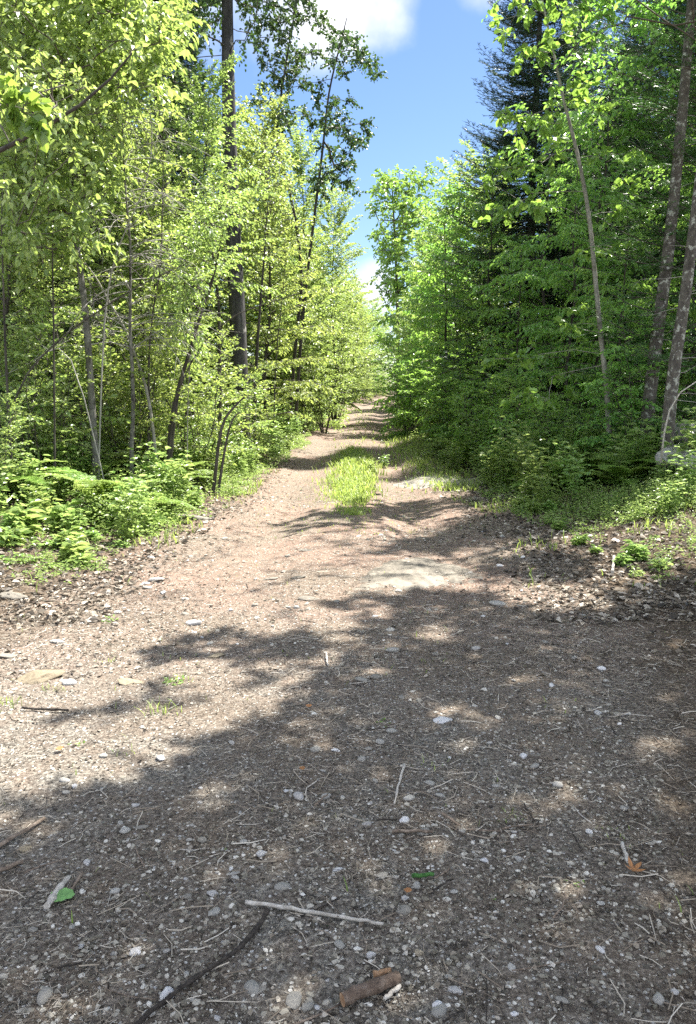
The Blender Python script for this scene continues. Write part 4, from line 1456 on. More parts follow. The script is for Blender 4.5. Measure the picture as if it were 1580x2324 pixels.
def px_clusters(rng, spots, Y, dy, n_per, spread=1.0):
    C = []
    for px, py, rad in spots:
        n = max(1, int(n_per * (rad / 40) ** 2))
        for _ in range(n):
            a, r = rng.uniform(0, 2 * PI), rad * math.sqrt(rng.uniform())
            C.append(np.array(at_y(px + math.cos(a) * r * spread, py + math.sin(a) * r * spread, Y + rng.normal(0, dy))))
    return np.array(C)


rng = np.random.default_rng(1234)
# --- the old poplar with the dark straight trunk
t = trunk_px([(547, 905), (540, 720), (530, 560), (523, 380), (519, 230), (517, 120), (516, 0)], 17, 0, 5.5)
C = px_clusters(rng, [(460, 35, 45), (430, 110, 25), (570, -40, 60), (470, -80, 80), (560, 80, 20), (600, -120, 90), (430, -150, 80), (520, -220, 120), (640, -200, 90)], 17, .9, 12)
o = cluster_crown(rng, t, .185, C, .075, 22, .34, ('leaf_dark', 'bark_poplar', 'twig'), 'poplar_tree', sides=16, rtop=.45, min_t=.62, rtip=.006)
tag(o, 'tall old poplar with a thick dark scarred trunk standing before the sky', 'tree')
# --- two slender aspens whose dark tops stand against the sky
t = trunk_px([(654, 945), (672, 760), (690, 620), (660, 430), (622, 330), (640, 200), (660, 80)], 24, 0, 1.5)
C = px_clusters(rng, [(640, 30, 45), (690, 25, 40), (730, 40, 22), (600, 60, 40), (650, 110, 45), (590, 120, 30), (700, 120, 30), (640, 185, 40), (680, 170, 30), (590, 210, 24), (650, 250, 38), (690, 260, 20), (640, 300, 25), (590, -40, 50), (680, -60, 60), (575, 15, 25)], 24, .7, 10, .9)
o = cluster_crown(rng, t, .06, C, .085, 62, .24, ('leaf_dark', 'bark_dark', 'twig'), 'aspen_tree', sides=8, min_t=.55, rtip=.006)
tag(o, 'slender aspen whose clumped dark top stands left of its twin against the sky', 'tree')
t = trunk_px([(668, 945), (683, 760), (700, 600), (720, 440), (735, 320), (745, 210), (770, 110)], 23.5, 0, .8)
C = px_clusters(rng, [(790, 110, 40), (765, 150, 30), (850, 150, 26), (820, 130, 26), (770, 90, 30), (740, 225, 32), (765, 255, 26), (800, 230, 20), (770, 300, 30), (840, 280, 28), (800, 330, 32), (720, 290, 24), (770, 370, 40), (720, 180, 20), (740, 410, 40), (800, 420, 25), (730, 350, 25)], 23.5, .7, 10, .9)
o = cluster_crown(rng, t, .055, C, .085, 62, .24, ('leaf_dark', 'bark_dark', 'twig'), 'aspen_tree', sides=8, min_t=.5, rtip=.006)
tag(o, 'slender aspen leaning right with clumped dark leaves nearest the open sky', 'tree')
# --- aspen trunk half hidden in the left canopy
t = trunk_px([(385, 900), (382, 700), (376, 420), (366, 300), (356, 150), (345, 0)], 19, 0, 3.5)
C = px_clusters(rng, [(400, 60, 60), (350, 130, 50), (420, 180, 40), (380, 250, 40), (430, 260, 40), (300, 60, 80), (420, -60, 90), (330, -120, 100), (400, 330, 35), (250, -60, 100)], 19, 1.1, 16)
o = cluster_crown(rng, t, .13, C, .10, 34, .36, ('leaf_dark', 'bark_aspen', 'twig'), 'aspen_tree', sides=12, rtop=.4, min_t=.4, rtip=.006)
tag(o, 'grey barked aspen half hidden by the sunny leaves of the left canopy', 'tree')
# --- pale trunked maple of the left front
t = trunk_px([(208, 830), (198, 740), (186, 640), (172, 540), (163, 440), (160, 330), (150, 200)], 10.5, .4, 2.6)
C = px_clusters(rng, [(60, 80, 90), (160, 60, 90), (260, 70, 80), (330, 90, 60), (380, 40, 50), (60, 210, 80), (150, 180, 90), (240, 150, 70), (200, 280, 70), (90, 330, 80), (190, 400, 70), (70, 440, 70), (40, 560, 60), (120, 520, 50), (130, -80, 120), (300, -60, 120), (20, -60, 120), (30, 350, 60), (180, 520, 50), (250, 370, 30), (330, 170, 40)], 10.3, 1.0, 8)
o = cluster_crown(rng, t, .048, C, .098, 46, .27, ('leaf_bright', 'bark_aspen', 'twig'), 'maple_tree', 'ovate', .62, .6, 10, .004, min_t=.2, maxr=.028)
tag(o, 'sunny yellow green maple with a crooked grey trunk in the left front', 'tree')
# --- leaning grey sapling, and the clump of dark stems
t = trunk_px([(358, 965), (340, 900), (312, 820), (285, 745), (250, 690), (225, 640), (190, 590), (150, 560)], 11.3)
C = px_clusters(rng, [(150, 560, 35), (110, 600, 40), (200, 620, 30), (80, 640, 40)], 11.3, .3, 7)
o = cluster_crown(rng, t, .026, C, .065, 26, .22, ('leaf_bright', 'bark_pale', 'twig'), 'leaning_sapling', 'ovate', .6, .6, 8, .003, min_t=.6)
tag(o, 'bare grey sapling leaning left out of the undergrowth', 'sapling')
rt_ = None
t1 = trunk_px([(372, 978), (395, 905), (430, 800), (460, 700), (483, 640), (500, 560), (515, 480)], 11.6)
C = px_clusters(rng, [(470, 520, 45), (505, 450, 40), (450, 600, 40), (420, 680, 40), (440, 760, 35), (470, 640, 25), (390, 640, 40), (400, 560, 40)], 11.6, .5, 14)
o = cluster_crown(rng, t1, .032, C, .07, 30, .26, ('leaf_bright', 'bark_dark', 'twig'), 'maple_sapling', 'ovate', .62, .65, 8, .003, min_t=.4, trunk_name='stem')
for pts, r in (([(376, 978), (402, 890), (425, 820), (445, 770), (440, 720), (470, 660), (495, 600)], .022), ([(372, 980), (385, 930), (412, 870), (440, 810), (480, 755), (540, 710), (600, 690), (680, 665)], .014),
               ([(480, 990), (500, 960), (530, 925), (555, 900)], .03), ([(490, 992), (520, 955), (545, 935)], .024)):
    tt = trunk_px(pts, 11.6) - np.array(o.location)
    b = MB()
    b.tube(tt, np.linspace(r, r * .35, len(tt)), 8, 0)
    b.obj('stem', M['bark_dark'], o)
tag(o, 'clump of dark maple stems spreading in a V from the left undergrowth', 'sapling')
# dark young stem right of the poplar trunk
t = trunk_px([(573, 910), (582, 800), (592, 680), (603, 540), (610, 430)], 17.5)
C = px_clusters(rng, [(600, 420, 40), (640, 470, 35), (570, 480, 40), (610, 350, 40), (650, 400, 30)], 17.5, .5, 14)
o = cluster_crown(rng, t, .045, C, .075, 26, .34, ('leaf_bright', 'bark_dark', 'twig'), 'maple_sapling', 'ovate', .62, .65, 8, .004, min_t=.5)
tag(o, 'thin dark sapling standing close right of the old poplar trunk', 'sapling')
# arching dark bough over the left canopy (a near tree whose foot is outside the view)
t = np.array([[-3.9, 6.4, gz(-3.9, 6.4) - .05], [-3.85, 6.4, 1.4], [-3.55, 6.4, 2.7]] + [list(at_y(px, py, 6.4)) for px, py in ((-60, 370), (0, 342), (100, 290), (180, 240), (250, 180), (300, 120))])
t = np.array([t[i] * (1 - f) + t[i + 1] * f for i in range(8) for f in (0, .5)] + [t[-1]])
C = px_clusters(rng, [(60, 130, 40), (10, 200, 40), (90, 230, 40), (140, 190, 40), (200, 170, 30), (280, 110, 30), (20, 420, 26)], 6.5, .35, 5)
o = cluster_crown(rng, t, .03, C, .06, 24, .2, ('leaf_bright', 'bark_dark', 'twig'), 'beech_sapling', 'ovate', .6, .6, 8, .003, min_t=.35)
tag(o, 'near sapling with a dark bough arching in from the left edge', 'sapling')
t = np.array([[-2.7, 3.8, gz(-2.7, 3.8) - .05], [-2.65, 3.8, 1.0], [-2.5, 3.85, 2.0], [-2.2, 3.9, 2.75], [-1.95, 3.95, 3.02]])
C = np.array([at_y(px, py, 3.95) for px, py in ((25, 205), (60, 235), (72, 262), (40, 250), (15, 235), (80, 280), (-40, 190), (-80, 240), (-150, 220))])
o = cluster_crown(rng, t, .012, C, .085, 8, .06, ('leaf_pale', 'bark_dark', 'twig'), 'basswood_sapling', 'round', .75, .5, 7, .0015, min_t=.6)
tag(o, 'leaf spray of a small sapling hanging in closest at the left edge', 'sapling')
# thin bare stems that lean and cross in the left thicket
for pts, Y, r, m_, lab in (([(0, 950), (30, 880), (120, 780), (230, 700), (330, 640), (420, 600)], 9.6, .014, 'bark_dark', 'bare dark stem slanting up from the left edge across the crooked grey trunk'),
                           ([(212, 900), (235, 700), (265, 560), (330, 430), (348, 330), (340, 240)], 10.4, .012, 'twig_grey', 'bare pale stem curving up beside the crooked grey trunk'),
                           ([(20, 960), (12, 800), (8, 640), (2, 500), (10, 380)], 9.2, .016, 'bark_dark', 'upright bare dark stem at the very left edge'),
                           ([(112, 900), (122, 700), (118, 560), (126, 430)], 9.8, .014, 'bark_dark', 'upright dark stem left of the crooked grey trunk'),
                           ([(618, 920), (626, 800), (640, 690), (650, 560)], 19, .018, 'bark_dark', 'upright thin dark stem between the poplar and the twin aspens'),
                           ([(420, 960), (426, 860), (440, 770)], 11.9, .010, 'twig_grey', 'short pale stem right of the V shaped clump'),
                           ([(230, 690), (160, 760), (80, 820), (-10, 860)], 9.8, .008, 'twig_grey', 'pale bare stem sloping down to the left edge')):
    tt = trunk_px(pts, Y)
    o = empty('bare_sapling', tt[0])
    tt = tt - tt[0]
    b = MB()
    b.tube(tt, np.linspace(r, r * .3, len(tt)), 7, 0)
    b.obj('stem', M[m_], o)
    for q in range(7):
        p0 = interp_poly(tt, rng.uniform(.35, .98))
        d = nrm(np.array([rng.choice([-1, 1]) * rng.uniform(.4, 1), rng.normal(0, .4), rng.uniform(.1, .9)]))
        L = rng.uniform(.25, .7)
        b = MB()
        b.tube(np.array([p0, p0 + d * L * .35, p0 + d * L * .7 + rng.normal(0, .03, 3), p0 + d * L + np.array([0, 0, -.1 * L])]), [r * .35, r * .28, r * .2, r * .1], 4, 0)
        b.obj('side_branch', M[m_], o)
    tag(o, lab, 'sapling')
# bare twiggy dead tree
root = empty('dead_tree', (X(290, 10.9), 10.9, gz(X(290, 10.9), 10.9)))
b = MB()
hp = wander(rng, (0, 0, 0), (.05, .1, 5.0), 10, .05)
b.tube(hp, np.linspace(.035, .006, 10), 7, 0)
b.obj('trunk', M['bark_aspen'], root)
b = MB()
for i in range(85):
    f = .35 + .65 * rng.uniform()
    p0 = interp_poly(hp, f)
    az = rng.uniform(0, 2 * PI)
    d = np.array([math.cos(az), math.sin(az) * .6, rng.uniform(.1, .8)])
    L = rng.uniform(.6, 1.5)
    pl = [p0]
    for s in range(8):
        d = nrm(d + np.array([0, 0, -.16]) + rng.normal(0, .08, 3))
        pl.append(pl[-1] + d * L / 8)
    pl = np.array(pl)
    b.tube(pl, np.linspace(.007, .002, 9), 4, 0)
    for s in range(5):
        q0 = pl[rng.integers(2, 8)]
        dd = nrm(d + rng.normal(0, .7, 3))
        b.tube(np.array([q0, q0 + dd * .15, q0 + dd * .32 + [0, 0, -.05]]), [.0032, .002, .001], 3, 0)
b.obj('crown', M['twig_grey'], root)
tag(root, 'dead grey twiggy tree without leaves inside the left thicket', 'dead tree')

# --- right: slender pale sapling with big round leaves
t = trunk_px([(1389, 990), (1378, 880), (1366, 790), (1352, 640), (1338, 490), (1318, 380), (1296, 290), (1281, 235), (1266, 165), (1250, 90)], 12, .3, .8)
C = px_clusters(rng, [(1140, 895, 18), (1200, 880, 26), (1250, 900, 22), (1270, 860, 24), (1100, 815, 16), (1170, 820, 20), (1220, 800, 22), (1290, 750, 26), (1330, 690, 22), (1190, 440, 22), (1230, 470, 20), (1150, 470, 20),
                      (1110, 420, 22), (1160, 390, 24), (1200, 370, 26), (1090, 500, 16), (1260, 330, 26), (1180, 290, 30), (1230, 250, 28), (1150, 250, 28), (1290, 200, 28), (1220, 110, 26), (1270, 100, 30), (1150, 85, 22), (1120, 60, 16), (1190, 130, 20),
                      (1330, 180, 26), (1370, 260, 24), (1380, 350, 22), (1420, 420, 20), (1400, 500, 22), (1320, 560, 22), (1430, 330, 18), (1200, 20, 30), (1280, 20, 30), (1330, 90, 24), (1210, -40, 40), (1380, 560, 20), (1440, 520, 16)], 12.1, .45, 8)
o = cluster_crown(rng, t, .042, C, .12, 12, .17, ('leaf_pale', 'bark_pale', 'bark_pale'), 'poplar_sapling', 'round', .8, .5, 10, .0025, rtop=.22, min_t=.12, maxr=.014)
tag(o, 'slender pale barked sapling with big round leaves on the right', 'sapling')
# --- lichen covered trunks at the right edge
for pts, Y, r, lab in (([(1513, 985), (1522, 900), (1535, 800), (1553, 690), (1572, 540), (1592, 380), (1610, 200)], 10.2, .085, 'lichen covered trunk leaning out of the right edge in front'),
                       ([(1462, 985), (1480, 850), (1500, 700), (1516, 580), (1530, 450), (1545, 300), (1558, 150), (1570, 0)], 11.4, .095, 'mottled grey trunk behind the leaning one at the right edge')):
    t = trunk_px(pts, Y, 0, 2.4)
    top = t[-1]
    C = np.array([top + np.array([rng.normal(0, 1.1), rng.normal(0, 1.1), rng.uniform(-2.2, .8)]) for _ in range(90)])
    o = cluster_crown(rng, t, r, C, .08, 26, .3, ('leaf_mid', 'bark_lichen', 'twig'), 'birch_tree', 'ovate', .62, .6, 12, .004, rtop=.5, min_t=.6)
    for q in range(16):
        b = MB()
        p0 = interp_poly(t, rng.uniform(.1, .7)) - np.array(o.location)
        d = nrm(np.array([rng.choice([-1, 1]) * rng.uniform(.4, 1), rng.uniform(-.8, .4), rng.uniform(-.3, .3)]))
        L = rng.uniform(.25, .8)
        b.tube(np.array([p0, p0 + d * L * .4, p0 + d * L * .75 + rng.normal(0, .04, 3), p0 + d * L + rng.normal(0, .08, 3)]), [.006, .004, .003, .001], 4, 0)
        b.obj('dead_branch', M['twig_grey'], o)
    tag(o, lab, 'tree')
stick_pts = [at_y(px, py, 9.4) for px, py in ((1500, 1050), (1508, 980), (1520, 930), (1545, 890), (1590, 860))]
b = MB()
b.tube(np.array(stick_pts), np.linspace(.012, .006, 5), 6, 0, True)
tag(b.obj('dead_sapling', M['wood_pale']), 'thin bleached dead sapling bent over the granite boulders', 'dead sapling')
print('hero trees done')

# --- shading trees on the right whose crowns hang over the track, their feet outside the view
def inside(px, py, poly):
    c, j = False, len(poly) - 1
    for i in range(len(poly)):
        (x1, y1), (x2, y2) = poly[i], poly[j]
        if (y1 > py) != (y2 > py) and px < (x2 - x1) * (py - y1) / (y2 - y1) + x1:
            c = not c
        j = i
    return c


def to_px(x, y, z):
    v = ROT.T @ np.array([x, y, z - EYE])
    return PXW / 2 + FPX * v[0] / -v[2], PYC - FPX * v[1] / -v[2]


SHADE = [[(748, 1345), (800, 1352), (1000, 1338), (1090, 1352), (1160, 1385), (1300, 1392), (1400, 1330), (1600, 1280), (2000, 1280), (2400, 2000), (2400, 2900), (-500, 2900), (-400, 2050), (0, 1800), (150, 1765), (290, 1700), (500, 1640), (640, 1590), (655, 1530), (760, 1460), (790, 1420), (740, 1390)],
         [(265, 1480), (370, 1465), (480, 1445), (620, 1440), (770, 1450), (700, 1500), (540, 1490), (400, 1490)],
         [(200, 1588), (300, 1565), (430, 1545), (560, 1525), (660, 1500), (660, 1545), (500, 1560), (330, 1590), (230, 1605)],
         [(800, 1250), (930, 1225), (1060, 1205), (1100, 1185), (1110, 1225), (1000, 1250), (850, 1262)],
         [(690, 1165), (800, 1150), (1000, 1135), (1100, 1120), (1100, 1150), (950, 1165), (760, 1178)],
         [(1080, 1280), (1250, 1245), (1340, 1290), (1300, 1320), (1100, 1320)]]
LIT = [(1200, 1342, 105, 24), (1180, 1215, 80, 22), (1250, 1830, 48, 26), (1030, 1610, 40, 14), (1000, 1440, 46, 22), (1515, 2075, 52, 40), (1450, 2260, 40, 26), (1230, 2130, 24, 14), (850, 1390, 30, 14), (1190, 2290, 26, 12), (700, 2230, 26, 10), (130, 2290, 30, 12), (1490, 1700, 30, 16), (360, 2000, 14, 6)]
k1, k2 = SUND.x / SUND.z, SUND.y / SUND.z
rng = np.random.default_rng(77)
CL = []
gx = np.arange(-2.6, 5.6, .135)
gy = np.arange(.2, 11.5, .135)
for y in gy:
    for x in gx:
        xx, yy = x + rng.uniform(-.09, .09), y + rng.uniform(-.09, .09)
        zz = gz(xx, yy)
        if yy < 1.2:
            inn = xx > -1.9
            px = py = 1e4
        else:
            px, py = to_px(xx, yy, zz)
            pl_ = to_px(xx - .14, yy + .05, zz)
            inn = (inside(px, py, SHADE[0]) and inside(*pl_, SHADE[0])) or (rng.uniform() < .7 and any(inside(px, py, poly) for poly in SHADE[1:]))
        if not inn or any(((px - a) / (w + 12)) ** 2 + ((py - b_) / (h_ + 8)) ** 2 < 1 for a, b_, w, h_ in LIT):
            continue
        hgt = 6.3 + 1.9 * rng.uniform() + .12 * (yy - 3)
        CL.append((xx + k1 * (hgt - zz), yy + k2 * (hgt - zz), hgt))
CL = np.array(CL)
print('shade clusters', len(CL))
trunks = [np.array([5.6, 4.6]), np.array([7.2, 8.0]), np.array([5.3, 7.4])]
own = np.array([np.argmin([np.hypot(*(c[:2] - q)) for q in trunks]) for c in CL])
labs = ['overhanging beech outside the right edge whose crown shades the near gravel', 'overhanging beech right of the granite boulders', 'overhanging beech whose boughs shade the right half of the track']
for i, q in enumerate(trunks):
    t = wander(rng, (q[0], q[1], gz(*q) - .05), (q[0] - .3, q[1] - .2, 8.4), 14, .05)
    o = cluster_crown(rng, t, .11, CL[own == i], .095, 42, .20, ('leaf_mid', 'bark_dark', 'twig'), 'beech_tree', 'ovate', .66, .85, 10, .0035, min_t=.5, maxr=.06)
    tag(o, labs[i], 'tree')
print('shade trees done')

# --- thicket trees and shrubs: one of each, then copies
BEECH = [broadleaf(21, 7.6, .06, .05, 56, 2.5, lambda u: (1 - u) ** .5 * .85 + .15, (-8, 42), .6, .145, .058, .105, .62, .5, .4, name='beech_tree', width=.5, hang=.85),
         broadleaf(22, 6.2, .05, .04, 48, 2.1, lambda u: (1 - u) ** .5 * .85 + .15, (-8, 42), .55, .135, .055, .105, .56, .5, .4, name='beech_tree', width=.5, hang=.85)]
MAPLE = [broadleaf(31, 7.2, .05, .10, 96, 1.75, lambda u: math.sin(min(1, u + .25) * PI * .8) * .8 + .2, (10, 62), .35, .085, .038, .055, .42, .45, .25, mats=('leaf_bright', 'bark_dark'), name='maple_tree', hang=.6),
         broadleaf(32, 5.6, .04, .08, 84, 1.5, lambda u: math.sin(min(1, u + .25) * PI * .8) * .8 + .2, (10, 60), .35, .08, .038, .055, .4, .45, .25, mats=('leaf_bright', 'bark_dark'), name='maple_tree', hang=.6)]
MAPHI = broadleaf(33, 7.0, .05, .52, 52, 1.4, lambda u: math.sin(min(1, u + .3) * PI * .8) * .8 + .2, (5, 62), .35, .085, .038, .055, .42, .45, .25, mats=('leaf_bright', 'bark_dark'), name='maple_tree', hang=.6)
SHRUB = [broadleaf(41, 2.6, .014, .06, 90, .8, None, (10, 60), .4, .075, .036, .06, .3, .5, .25, mats=('leaf_bright', 'bark_dark'), name='shrub', stems=6, spread=1.1, sides=6),
         broadleaf(42, 1.7, .01, .05, 80, .65, None, (5, 55), .4, .07, .036, .06, .26, .5, .25, mats=('leaf_bright', 'bark_dark'), name='shrub', stems=6, spread=.9, sides=6)]
SHADY = [broadleaf(51, 2.4, .014, .05, 90, .9, None, (0, 45), .5, .085, .04, .06, .32, .6, .28, mats=('leaf_mid', 'bark_dark'), name='shrub', stems=6, spread=1.1, sides=6),
         broadleaf(52, 1.4, .01, .05, 75, .65, None, (0, 45), .5, .075, .038, .06, .27, .6, .28, mats=('leaf_mid', 'bark_dark'), name='shrub', stems=6, spread=.9, sides=6)]
FAR = [broadleaf(61, 10, .09, .03, 95, 2.3, lambda u: math.sin(min(1, u + .2) * PI * .82) * .85 + .15, (5, 60), .35, .17, .075, .11, .65, .4, .25, mats=('leaf_bright', 'bark_dark'), name='broadleaf_tree', hang=.5),
       broadleaf(62, 9, .08, .03, 95, 2.5, lambda u: (1 - u) ** .6 * .9 + .12, (-5, 50), .4, .17, .075, .11, .65, .45, .25, mats=('leaf_mid', 'bark_dark'), name='broadleaf_tree', hang=.6)]
WHIP = [broadleaf(91, 5.2, .02, .35, 22, .8, None, (20, 60), .3, .08, .045, .09, .3, .5, .25, mats=('leaf_bright', 'bark_dark'), name='thin_sapling', sides=6), broadleaf(92, 4.4, .016, .4, 18, .7, None, (20, 60), .3, .075, .045, .09, .3, .5, .25, mats=('leaf_bright', 'bark_aspen'), name='thin_sapling', sides=6)]
SPRUCE = [conifer(71, 12, .12, 2.3, .24, 11, .06, .017, .055, nw=.26, sweep=.3), conifer(72, 10, .1, 2.0, .24, 9, .05, .018, .06, mats=('needle_fir', 'bark_lichen'), name='fir_tree', sweep=.2, nw=.26)]
print('prototypes done')

rng = np.random.default_rng(321)
g = lambda: rng.uniform(0, 6.28)
# left, named ones
for pr, px, Y, top, lab in (
        (MAPHI, 490, 14.5, 225, 'round topped bright maple in front of the old poplar trunk'),
        (MAPLE[1], 330, 13.2, 330, 'bright maple behind the dead twiggy tree'),
        (MAPLE[0], 690, 27.5, 345, 'light green maple behind the twin slender aspens'),
        (MAPLE[1], 610, 20.5, 300, 'yellow green maple just right of the old poplar trunk'),
        (MAPLE[0], 40, 11.5, 120, 'leafy maple filling the left edge behind the arching bough'),
        (MAPLE[1], 110, 12.5, 420, 'lower bright maple behind the crooked grey trunk'),
        (MAPLE[0], 760, 30, 470, 'maple leaning toward the track beyond the twin aspens'),
        (MAPLE[1], 370, 17, 400, 'maple seen between the dead tree and the old poplar'),
        (MAPLE[0], 240, 15.5, -60, 'tall maple behind the grey barked aspen'),
        (MAPLE[0], 600, 26, 350, 'hazy light maple far behind the old poplar')):
    x = X(px, Y)
    z = gz(x, Y)
    put(pr, x, Y, g(), max(.3, (Z(top, Y) - z) / (7.2 if pr is MAPLE[0] else 7.0 if pr is MAPHI else 5.6)), lab, 'tree')
for pr, px, Y, h, lab in ((SPRUCE[0], 95, 15.5, 14, 'dark spruce behind the maples at the far left'), (SPRUCE[0], 430, 24, 13, 'dark spruce behind the grey barked aspen'),
                          ):
    x = X(px, Y)
    put(pr, x, Y, g(), h / 12, lab, 'tree')
for px, Y, s, pr, lab in ((440, 12.6, .95, SHRUB[0], 'bright shrub between the V stems and the poplar trunk'), (285, 11.6, .9, SHRUB[0], 'sunny shrub beneath the crooked grey trunk'), (90, 10.2, .75, SHRUB[0], 'large sunny shrub near the left edge'),
                          (625, 26, 1.2, SHRUB[0], 'sunny shrub at the foot of the twin aspens'), (735, 26, 1.3, SHRUB[0], 'sunny shrub right of the twin aspens'), (330, 12.0, 1.1, SHRUB[1], 'low shrub at the foot of the leaning grey sapling'),
                          (520, 14.8, 1.0, SHRUB[1], 'low shrub in front of the old poplar'), (150, 11.2, 1.3, SHRUB[1], 'low shrub behind the left ferns'), (20, 10.3, 1.3, SHRUB[1], 'low bright shrub at the left edge behind ferns'),
                          (760, 31, 1.7, SHRUB[0], 'roundish shrub on the left verge where the track narrows'), (560, 16, 1.1, SHRUB[1], 'low shrub between poplar and twin aspens'), (-30, 8.8, .5, SHRUB[0], 'shrub cut by the left edge in front')):
    put(pr, X(px, Y), Y, g(), s, lab, 'shrub')
for q in range(26):
    Y = rng.uniform(9.2, 16)
    wx = path_c(Y) - path_w(Y) - rng.uniform(.9, 4.5)
    put(WHIP[q % 2], wx, Y, g(), rng.uniform(.75, 1.15), ('thin dark stemmed sapling in the left thicket', 'thin grey stemmed sapling in the left thicket')[q % 2], 'sapling', ('dark stemmed saplings on the left', 'grey stemmed saplings on the left')[q % 2], None, (rng.normal(0, .12), rng.normal(0, .14)))
# right, named ones
for pr, px, Y, top, lab in (
        (BEECH[0], 1290, 15.5, 330, 'broad shady beech in the middle of the right side'),
        (BEECH[1], 1400, 13.4, 420, 'dark green beech behind the slender pale sapling'),
        (BEECH[0], 1105, 21, 330, 'beech with sunlit edge above the shaded bend'),
        (BEECH[1], 1170, 17.5, 520, 'lower beech spreading layered leaves over the track edge'),
        (BEECH[0], 1500, 16, 0, 'tall beech beneath the firs on the right'),
        (BEECH[1], 1010, 27, 400, 'sunlit beech farther along the right side'),
        (BEECH[0], 1560, 12.5, 230, 'beech right of the slender pale sapling'),
        (BEECH[1], 1225, 19.5, 190, 'beech whose top stands against the dark spruce'),
        (BEECH[0], 1350, 17, 70, 'tall beech rising before the dark spruce')):
    x = X(px, Y)
    z = gz(x, Y)
    put(pr, x, Y, g(), (Z(top, Y) - z) / (7.6 if pr is BEECH[0] else 6.2) * .93, lab, 'tree')
for pr, px, Y, h, lab in ((SPRUCE[0], 1195, 22, 16, 'big dark spruce rising at the top of the right side'), (SPRUCE[1], 1590, 16, 12.5, 'fir with light needles behind the lichen trunks'), (SPRUCE[1], 1590, 12, 11, 'fir at the right edge behind the leaning trunk'),
                          (SPRUCE[1], 1440, 20, 15, 'tall fir above the slender pale sapling'), (SPRUCE[0], 1400, 24, 12, 'shadowy spruce deep behind the beeches'), (SPRUCE[0], 1540, 17.5, 13, 'dark spruce deep in the wood at the right edge'),
                          (SPRUCE[0], 1290, 26, 14, 'dark spruce behind the big one on the right'), (SPRUCE[0], 1130, 29, 10.5, 'dark spruce behind the sunlit beech')):
    put(pr, X(px, Y), Y, g(), h / (12 if pr is SPRUCE[0] else 10), lab, 'tree')
t = trunk_px([(905, 890), (903, 700), (897, 550), (890, 420)], 70)
C = px_clusters(rng, [(895, 400, 22), (870, 410, 24), (900, 450, 36), (865, 470, 24), (890, 520, 38), (855, 520, 18), (910, 580, 34), (875, 570, 26), (900, 640, 34), (925, 500, 26), (860, 440, 16), (905, 700, 36), (900, 760, 40), (880, 640, 30), (930, 430, 34), (950, 480, 40), (940, 560, 40), (960, 400, 24), (930, 640, 40)], 70, 1.6, 24)
o = cluster_crown(rng, t, .2, C, .30, 36, .65, ('leaf_pale', 'bark_dark', 'twig'), 'pine_tree', 'round', .6, .5, 8, .02, min_t=.4)
tag(o, 'tall ragged bluish tree far off where the track meets the sky', 'tree')
for px, Y, top, lab in ((990, 33, 300, 'tall sunlit tree rising over the bend on the right'), (945, 48, 430, 'sunlit tree closing in from the right beyond the bend'), (925, 50, 560, 'round green tree at the right where the track narrows'), (905, 62, 640, 'smaller tree in front of the tall ragged bluish one')):
    put(FAR[0], X(px, Y) + .8, Y, g(), (Z(top, Y) - gz(X(px, Y), Y)) / 12, lab, 'tree')
for px, Y, s, pr, lab in ((1180, 14.8, .9, SHADY[0], 'shady shrub under the broad beech'), (1080, 17.5, .85, SHADY[0], 'shady shrub leaning on the track edge'), (1030, 20, .95, SHADY[0], 'shady shrub where the track goes into shade'),
                          (1105, 15.6, 1.0, SHADY[1], 'low shady shrub in front of the broad beech'), (1190, 13.2, .8, SHADY[1], 'low shady shrub left of the ferns'), (1280, 12.9, .9, SHADY[1], 'low shady shrub behind the ferns'),
                          (1450, 11.6, .9, SHADY[0], 'shady shrub between the lichen trunks and sapling'), (930, 24, 1.1, SHADY[0], 'shrub on the right verge beyond the shade'), (920, 31, 1.3, SHADY[0], 'shrub on the right verge far up the track')):
    put(pr, X(px, Y), Y, g(), s, lab, 'shrub')
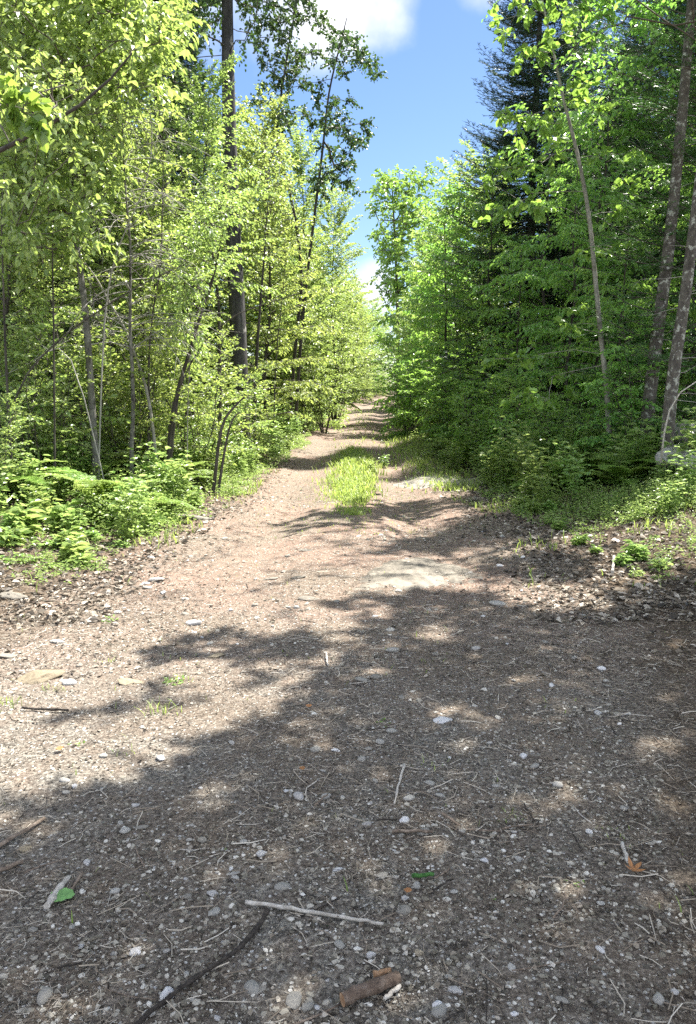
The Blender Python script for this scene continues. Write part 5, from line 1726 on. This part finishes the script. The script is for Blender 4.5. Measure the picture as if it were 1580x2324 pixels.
# rows farther along both sides; nothing in the photo tells these apart
y = 24.0
i = 0
while y < 118:
    x = path_c(y) - path_w(y) - 1.7 - rng.uniform(0, 1.2)
    put(FAR[0], x, y, g(), rng.uniform(.75, .95) * (1 if y < 70 else 1.25), 'sunlit tree in the far row along the left side of the track', 'tree', 'far sunlit trees on the left')
    if i % 2 == 0:
        put(FAR[0], x - rng.uniform(3, 5), y + 2, g(), rng.uniform(.95, 1.15), 'sunlit tree in the far row along the left side of the track', 'tree', 'far sunlit trees on the left')
    if y > 27:
        put(SHRUB[i % 2], x + 1.0, y - 1, g(), rng.uniform(1.1, 1.6), 'sunny shrub fringing the far left side of the track', 'shrub', 'far shrubs on the left')
    y += 2.6 + .035 * y
    i += 1
y = 27.0
i = 0
while y < 118:
    x = path_c(y) + path_w(y) + 1.8 + rng.uniform(0, 1.0)
    put(FAR[1] if i % 3 else FAR[0], x, y, g(), rng.uniform(.8, 1.0) * (1 if y < 70 else 1.2), 'green tree in the far row along the right side of the track', 'tree', 'far trees on the right')
    if i % 2 == 0:
        put(FAR[1], x + rng.uniform(3, 5), y + 2, g(), rng.uniform(1.0, 1.2), 'green tree in the far row along the right side of the track', 'tree', 'far trees on the right')
    put(SHADY[i % 2], x - .9, y - 1, g(), rng.uniform(1.0, 1.5), 'shrub fringing the far right side of the track', 'shrub', 'far shrubs on the right')
    y += 2.6 + .035 * y
    i += 1
for i in range(9):
    y = rng.uniform(122, 140)
    put(FAR[i % 2], -4 + 2.4 * i + rng.uniform(-1, 1), y, g(), rng.uniform(.9, 1.2), 'distant tree closing the end of the track', 'tree', 'trees at the end of the track')
# the wood behind, glimpsed through gaps
for i in range(26):
    y = rng.uniform(17, 40)
    x = -rng.uniform(.2, .46) * y - 1.5
    put((FAR[0], MAPLE[0], FAR[0])[i % 3], x, y, g(), rng.uniform(.9, 1.2), ('broad tree glimpsed through the left thicket', 'maple glimpsed through the left thicket', 'broad tree glimpsed through the left thicket')[i % 3], 'tree', ('broad trees in the left wood', 'maples in the left wood', 'broad trees in the left wood')[i % 3])
for i in range(20):
    y = rng.uniform(22, 42)
    x = rng.uniform(.2, .46) * y + 1.5
    put((FAR[1], BEECH[0], SPRUCE[1])[i % 3], x, y, g(), rng.uniform(.9, 1.2), ('broad tree glimpsed through the right thicket', 'beech glimpsed through the right thicket', 'fir glimpsed through the right thicket')[i % 3], 'tree', ('broad trees in the right wood', 'beeches in the right wood', 'firs in the right wood')[i % 3])
print('all done', len(bpy.data.objects))
